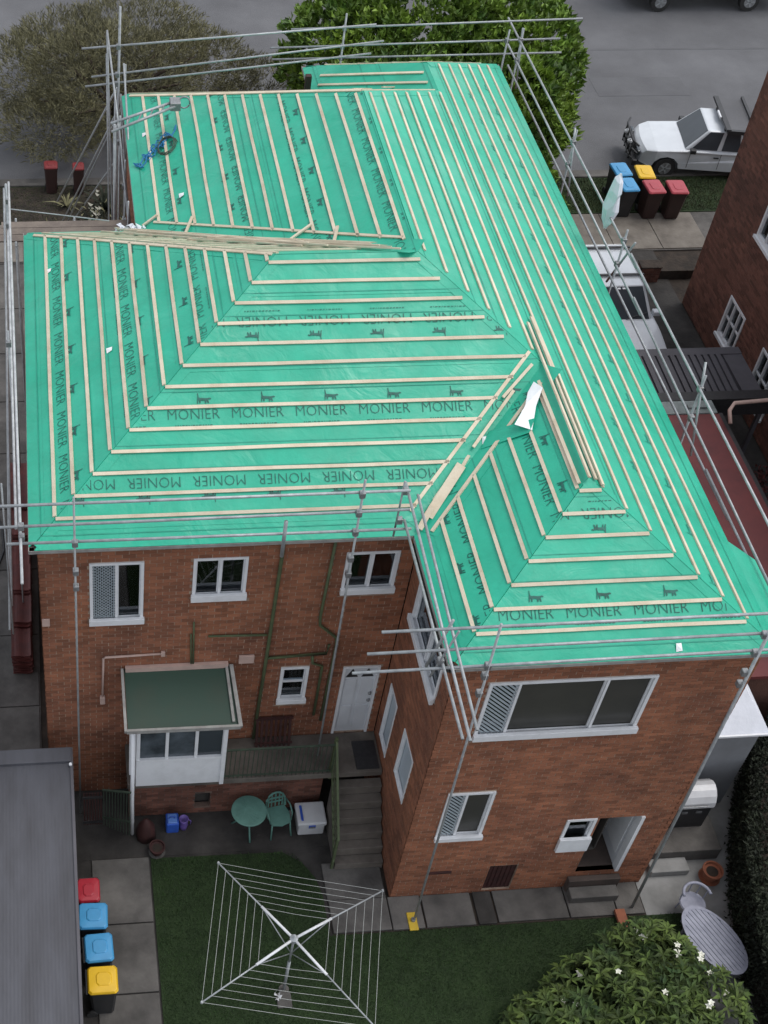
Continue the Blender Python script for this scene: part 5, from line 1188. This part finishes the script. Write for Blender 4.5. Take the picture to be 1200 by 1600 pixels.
MB().box(3.46, 3.55, -1.0, 1.2, 1.86, 1.94, FU).box(3.8, 3.87, -.80, .80, 1.07, 1.6, FU).build('tray_rack', M['black'], ut)
MB().box(2.50, 2.549, -.2, .25, 1.86, 1.92, FU).build('beacon', M['white'], ut)
MB().box(1.5, 1.8, -.35, -.1, 1.07, 1.075, FU).build('paper_on_dash', M['esky'], ut) if False else None
# white wagon in the side driveway, nose to the camera
vn = thing('parked_wagon', 'white station wagon with roof bars parked in the side driveway', 'car', (4.3, 17.6, 0))
FV = Frame((4.46, 14.72, .005), (0, 1, 0), (1, 0, 0))
prof = [(.04, .42), (.35, .30), (.50, .30)] + arch(.95, .38, .32) + [(1.38, .30), (3.6, .30)] + arch(4.15, .38, .32) + [(4.6, .30), (5.05, .45), (5.12, 1.0), (4.9, 1.08), (1.7, 1.08), (1.4, 1.06), (.5, .96), (.12, .82), (.03, .65)]
carbody(FV, prof, 1.84).build('body', M['whitecar'], vn, fix=True, bevel=.05)
cabin(FV, (1.90, 5.0, 1.05), (2.72, 4.7, 1.68), 1.70, 1.42, M['whitecar'], 'cabin', vn).modifiers['bevel'].width = .09
BL = lambda u, sy: (u, sy * .85, 1.05); TL = lambda u, sy: (u, sy * .71, 1.68)
def boxwin2(pts_, name):
    v = [FV.p(*p) for p in pts_]; n_ = (v[1] - v[0]).cross(v[3] - v[0]).normalized(); cen = sum(v, Vector()) / 4
    if n_.dot(cen - FV.p(3.2, 0, 1.2)) < 0: n_ = -n_
    g_ = MB(); g_.loft([[q - n_ * .02 for q in v], [q + n_ * .012 for q in v]]); return g_.build(name, M['carglass'], vn, fix=True)
boxwin2(face(FV, BL(1.90, -1), BL(1.90, 1), TL(2.72, 1), TL(2.72, -1), .07, .06), 'windscreen'); boxwin2(face(FV, BL(5.0, -1), BL(5.0, 1), TL(4.7, 1), TL(4.7, -1), .08, .1), 'rear_window')
for sy in (-1, 1):
    for a_, b_, c, d in ((2.12, 2.95, 2.95, 2.80), (3.02, 3.8, 3.78, 3.02), (3.87, 4.85, 4.6, 3.86)): boxwin2(face(FV, BL(a_, sy), BL(b_, sy), TL(c, sy), TL(d, sy), .04, .1), 'side_window')
    MB().box(2.1, 2.3, .90 if sy > 0 else -1.10, 1.10 if sy > 0 else -.90, 1.04, 1.18, FV).build('wing_mirror', M['whitecar'], vn, bevel=.03)
    for uc in (.95, 4.15): wheel(vn, FV.p(uc, sy * .80, .32), (1, 0, 0), .32, .22)
    MB().box(.0, .1, sy * .66 - .16, sy * .66 + .16, .62, .78, FV).build('headlight', M['carglass'], vn, bevel=.02)
    MB().box(2.3, 4.7, sy * .69 - .02, sy * .69 + .02, 1.67, 1.70, FV).build('roof_rail', M['clamp'], vn)
for uc in (3.15, 4.45): MB().box(uc - .04, uc + .04, -.78, .78, 1.71, 1.755, FV).build('roof_bar', M['black'], vn, bevel=.01)
for v_ in (-.5, .35): MB().bar(FV.p(1.93, v_ - .3, 1.10), FV.p(2.06, v_ + .3, 1.20), .02, .02).build('wiper', M['black'], vn)
for v_ in (-.12, .02): MB().box(2.60, 2.68, v_, v_ + .08, 1.62, 1.65, FV).build('toll_tag', M['white'], vn)
# truck over the road, only its lower edge in view
tk = thing('white_truck', 'white truck parked across the street at the top edge', 'truck', (14.2, 37.6, 0))
MB().box(11.2, 17.6, 36.85, 38.9, .62, 2.8).build('body', M['whitecar'], tk, bevel=.06); MB().box(11.2, 17.6, 36.95, 38.8, .45, .62).build('chassis', M['black'], tk)
for x in (12.45, 16.05):
    wheel(tk, (x, 36.98, .38), (0, 1, 0), .38, .26); wheel(tk, (x, 38.75, .38), (0, 1, 0), .38, .26)
MB().box(11.5, 13.4, 36.83, 36.849, 1.5, 2.3).build('side_window', M['carglass'], tk)

# ------------------------------------------------------------------ vegetation
def leaf_quad(g, c, d, up, L_, W_, fold=.25):
    """pointed leaf: 4 triangles folded on its midrib"""
    d = d.normalized(); s_ = d.cross(up)
    if s_.length < 1e-3: s_ = Vector((1, 0, 0))
    s_.normalize(); n_ = s_.cross(d)
    a_ = c; m1 = c + d * L_ * .5 + n_ * L_ * .04; t = c + d * L_ - n_ * L_ * .10
    l = m1 + s_ * W_ / 2 + n_ * W_ * fold; r = m1 - s_ * W_ / 2 + n_ * W_ * fold
    g.add([a_, r, m1, l, t], [(0, 1, 2), (0, 2, 3), (1, 4, 2), (2, 4, 3)])
def rvec(rnd):
    while True:
        v = Vector((rnd.uniform(-1, 1), rnd.uniform(-1, 1), rnd.uniform(-1, 1)))
        if .05 < v.length < 1: return v.normalized()
def limbs(g, base, top, spread, n, r0, rnd):
    base = Vector(base); top = Vector(top); g.tube([base, base + (top - base) * .5 + Vector((.1, .05, 0)), top], r0, 9, r0 * .55)
    ends = []
    for i in range(n):
        a_ = i / n * 6.28 + rnd.uniform(-.3, .3); s0 = base + (top - base) * rnd.uniform(.55, 1); e_ = s0 + Vector((math.cos(a_) * spread, math.sin(a_) * spread, rnd.uniform(.3, 1) * spread * .7))
        g.tube([s0, s0 + (e_ - s0) * .5 + Vector((0, 0, .15)), e_], r0 * .45, 6, r0 * .12); ends.append(e_)
    return ends
def clump_tree(name, label, base, blobs, m, n, L_, W_, rnd_seed, trunk_top, spread, per=9, upb=.6, gap=.15, cat='tree'):
    rnd = random.Random(rnd_seed); t = thing(name, label, cat, base)
    tg = MB(); limbs(tg, base, trunk_top, spread, 9, .22, rnd); tg.build('trunk', M['bark'], t, smooth=True)
    g = MB(); tot = sum(b[3] ** 2 for b in blobs)
    for bx, by, bz, br, fz in blobs:
        for _ in range(int(n * br * br / tot)):
            v = rvec(rnd); rr = br * (1 - abs(rnd.gauss(0, .16))) * (1 + .10 * math.sin(v.x * 7 + bx) * math.cos(v.y * 6 + by))
            c = Vector((bx, by, bz)) + Vector((v.x * rr, v.y * rr, v.z * rr * fz))
            if c.z < .4: continue
            out = (v + Vector((0, 0, upb))).normalized()
            for k in range(per):
                d = (out + rvec(rnd) * .75).normalized(); leaf_quad(g, c + rvec(rnd) * L_ * .35, d, rvec(rnd), L_ * rnd.uniform(.7, 1.2), W_ * rnd.uniform(.8, 1.2))
    cr = g.build('crown', m, t); cr['kind'] = 'stuff'
    return t
clump_tree('street_tree', 'big bright green leafy tree rising beyond the far roof edge', (.9, 25.6, 0),
           [(-.9, 24.6, 2.7, 2.4, .9), (2.4, 25.2, 2.6, 2.5, .85), (.6, 27.8, 3.4, 3.0, .9), (3.4, 27.6, 3.1, 2.4, .9), (-1.6, 28.0, 3.0, 2.2, .9), (2.9, 23.5, 1.4, 1.3, .9), (4.1, 25.6, 1.9, 1.2, .9), (.8, 23.3, 1.9, 1.8, .9), (3.6, 22.6, .9, .7, .8)],
           M['leaf'], 5200, .29, .15, 21, (.9, 25.8, 2.4), 2.4, per=9, upb=.9)
clump_tree('olive_tree', 'wispy olive brown street tree with sparse foliage by the far left corner', (-9.2, 28.4, 0),
           [(-9.2, 28.6, 2.0, 2.9, .5), (-11.6, 29.2, 1.8, 2.2, .5), (-6.6, 29.6, 1.6, 2.4, .5), (-8.2, 31.6, 1.6, 2.6, .5), (-11.2, 27.0, 1.3, 1.7, .5), (-7.0, 27.0, 1.1, 1.7, .5), (-4.2, 29.6, 1.0, 1.6, .5), (-10.6, 31.8, 1.4, 2.0, .5)],
           M['olive'], 8200, .24, .026, 33, (-9.2, 28.6, 1.3), 2.6, per=7, upb=.8)
def strap(name, label, base, n, L_, m, seed, W_=.06, cat='plant'):
    rnd = random.Random(seed); t = thing(name, label, cat, base); c = Vector(base)
    for i in range(n):
        a_ = rnd.uniform(0, 6.28); el = rnd.uniform(.3, 1.1); l = L_ * rnd.uniform(.6, 1.1); d = Vector((math.cos(a_) * math.cos(el), math.sin(a_) * math.cos(el), math.sin(el)))
        g = MB(); s_ = d.cross(Vector((0, 0, 1))).normalized() * W_ / 2; p0 = c; p1 = c + d * l * .5; p2 = c + d * l - Vector((0, 0, l * .25))
        g.add([p0 - s_, p0 + s_, p1 + s_, p1 - s_, p2], [(0, 1, 2, 3), (3, 2, 4)]); g.build('leaf', m, t)
    return t
strap('strappy_plant', 'dark strappy leaved plant at the foot of the far left scaffold', (-9.7, 24.0, .07), 26, 1.2, M['hedge'], 3, .09)
strap('strappy_plant', 'dark low strappy plant under the olive tree beside the red bins', (-10.9, 24.2, .07), 22, .8, M['olive'], 4, .05)
g = MB(); rnd = random.Random(8)
for _ in range(260):
    c = Vector((-9.2 + rnd.uniform(-.1, 3.0), 20.4 + rnd.uniform(-.5, .5), rnd.uniform(.3, 2.6))); g.tube([c, c + Vector((rnd.uniform(-.15, .15), rnd.uniform(-.1, .1), rnd.uniform(.15, .45)))], .012, 3)
t = thing('pale_shrub', 'bare shrub with pale twigs behind the far left eave', 'shrub', (-7.8, 20.4, 0)); o = g.build('twigs', M['palew'], t); o['kind'] = 'stuff'
g = MB()
for _ in range(2600):
    c = Vector((-7.6 + rnd.gauss(0, 1.3), 20.5 + rnd.gauss(0, .35), rnd.uniform(.1, 2.4))); leaf_quad(g, c, rvec(rnd) + Vector((0, 0, .8)), rvec(rnd), .2, .05)
o = g.build('foliage', M['olive'], t); o['kind'] = 'stuff'; MB().tube([(-7.8, 20.4, 0), (-7.7, 20.5, 1.5)], .05, 7).build('stem', M['bark'], t)
g = MB()
for _ in range(120):
    c = Vector((-10.15 + rnd.gauss(0, .10), 20.8 + rnd.gauss(0, .5), rnd.uniform(.3, 2.2))); g.add([c, c + Vector((rnd.uniform(-.1, .1), 0, .14)), c + Vector((.08, .05, .02))], [(0, 1, 2)])
t = thing('white_flowering_shrub', 'narrow shrub with white blossom beside the far left scaffold', 'shrub', (-10.15, 20.8, 0)); o = g.build('blossom', M['petal'], t); o['kind'] = 'stuff'
MB().tube([(-10.15, 20.8, 0), (-10.15, 20.9, 2.0)], .03, 6).build('stem', M['bark'], t)
g = MB()
for _ in range(900):
    c = Vector((-10.15 + rnd.gauss(0, .25), 20.8 + rnd.gauss(0, .5), rnd.uniform(.1, 2.2))); leaf_quad(g, c, rvec(rnd), rvec(rnd), .16, .05)
o = g.build('foliage', M['hedge'], t); o['kind'] = 'stuff'

# flowering bush bottom right: 300 large leaves as parts, the rest one mass
bs = thing('flowering_bush', 'broad leaved green bush with scattered white flowers on the back lawn', 'bush', (-1.4, -2.6, .03))
rnd = random.Random(77); off = BASE[bs.name]
tg = MB(); 
blobs = [(-1.9, -2.7, .55, 1.05), (-.9, -2.2, .7, 1.0), (-.3, -3.0, .7, 1.0), (-2.7, -3.2, .45, .95), (-1.3, -3.4, .8, 1.1), (-.75, -1.75, .45, .6), (-3.1, -2.9, .3, .6)]
for bx, by, bz, br in blobs: tg.tube([(-1.4, -2.7, .03), ((bx - 1.4) / 2, (by - 2.7) / 2, bz * .6), (bx, by, bz)], .05, 7, .02)
tg.build('trunk', M['bark'], bs, smooth=True)
lm = MB(); leaf_quad(lm, Vector((0, 0, 0)), Vector((0, 1, 0)), Vector((1, 0, 0)), 1, .34); lme = bpy.data.meshes.new('leaf'); lme.from_pydata(lm.v, [], lm.f); lme.materials.append(M['bush'])
g = MB(); ncl = 0; flowers = []; tips = []
for bx, by, bz, br in blobs:
    for _ in range(int(230 * br * br)):
        v = rvec(rnd)
        if v.z < -.3: continue
        c = Vector((bx, by, bz)) + v * br * (1 - abs(rnd.gauss(0, .13))) * Vector((1, 1, .75)).length / 1.6
        tips.append((c.z, c, v))
tips.sort(key=lambda t: -t[0]); nl = 0
for z_, c, v in tips:
    axis = (v + Vector((0, 0, 1.1))).normalized(); b1 = axis.orthogonal().normalized(); b2 = axis.cross(b1)
    n_ = rnd.randint(6, 9); a0 = rnd.uniform(0, 6)
    for k in range(n_):
        a_ = a0 + k * 2.4; d = (b1 * math.cos(a_) + b2 * math.sin(a_)) * 1.0 + axis * rnd.uniform(.1, .6); l = rnd.uniform(.16, .27)
        if nl < 300 and k < 3:
            o = bpy.data.objects.new('leaf', lme); COL.objects.link(o); o.parent = bs; dn = d.normalized()
            o.matrix_local = Matrix.Translation(c - off) @ dn.to_track_quat('Y', 'Z').to_matrix().to_4x4() @ Matrix.Scale(l, 4); nl += 1
        else: leaf_quad(g, c, d, axis, l, l * .32)
o = g.build('foliage', M['bush'], bs); o['kind'] = 'stuff'
for (x, y, z_) in ((-2.35, -2.3, 1.05), (-1.75, -2.42, 1.35), (-2.75, -2.75, .95), (-2.62, -2.85, 1.0), (-.45, -1.95, 1.25), (-.55, -2.2, 1.35), (-.35, -3.2, 1.55), (-1.15, -3.0, 1.65), (-.85, -1.55, .95), (-1.0, -1.45, .9), (-.1, -2.6, 1.4), (.15, -2.9, 1.2), (-3.0, -3.4, 1.0), (-.15, -2.25, 1.2)):
    f = MB()
    for q_ in range(rnd.randint(1, 3)):
        c = Vector((x, y, z_ + .16)) + rvec(rnd) * .08 * q_
        for k in range(5):
            a_ = k * 1.257; leaf_quad(f, c, Vector((math.cos(a_), math.sin(a_), .45)), Vector((0, 0, 1)), .075, .055)
    f.build('flower', M['petal'], bs)
# hedge at right
hd = thing('hedge', 'tall dark clipped hedge along the right edge of the back yard', 'hedge', (3.4, 0, 0))
hp = [(.95, -7), (1.0, -2.4), (1.35, -.6), (1.9, .9), (2.5, 2.1), (3.3, 3.1), (6.5, 3.1), (6.5, -7)]
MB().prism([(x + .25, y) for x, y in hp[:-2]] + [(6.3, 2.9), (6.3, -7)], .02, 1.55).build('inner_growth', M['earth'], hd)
g = MB(); rnd = random.Random(5)
def inpoly(x, y, P):
    c = False
    for i in range(len(P)):
        (x0, y0), (x1, y1) = P[i], P[i - 1]
        if (y0 > y) != (y1 > y) and x < (x1 - x0) * (y - y0) / (y1 - y0) + x0: c = not c
    return c
for _ in range(26000):
    x, y = rnd.uniform(.9, 5.0), rnd.uniform(-5, 3.1)
    if not inpoly(x, y, hp): continue
    leaf_quad(g, Vector((x, y, 1.62 + rnd.gauss(0, .06) + .08 * math.sin(x * 3) * math.cos(y * 2.3))), rvec(rnd) + Vector((0, 0, .5)), rvec(rnd), .10, .05)
for _ in range(16000):
    k = rnd.randint(0, 4); t = rnd.random(); x = hp[k][0] + (hp[k + 1][0] - hp[k][0]) * t; y = hp[k][1] + (hp[k + 1][1] - hp[k][1]) * t
    if y < -5: continue
    leaf_quad(g, Vector((x + .22 + rnd.gauss(0, .06), y, rnd.uniform(.03, 1.66))), rvec(rnd) + Vector((-.5, 0, .4)), rvec(rnd), .10, .05)
o = g.build('foliage', M['hedge'], hd); o['kind'] = 'stuff'
# leaf litter and rubbish between the red roofed extension and the neighbouring wall
g = MB(); rnd = random.Random(6)
for _ in range(2500):
    x, y = rnd.uniform(4.95, 7.1), rnd.uniform(5.3, 11.6); leaf_quad(g, Vector((x, y, .02 + abs(rnd.gauss(0, .12)))), rvec(rnd), rvec(rnd), .16, .07)
tag(g.build('leaf_litter', M['tile']), 'dark brown leaf litter in the gap by the neighbouring wall', 'leaf litter', kind='stuff')
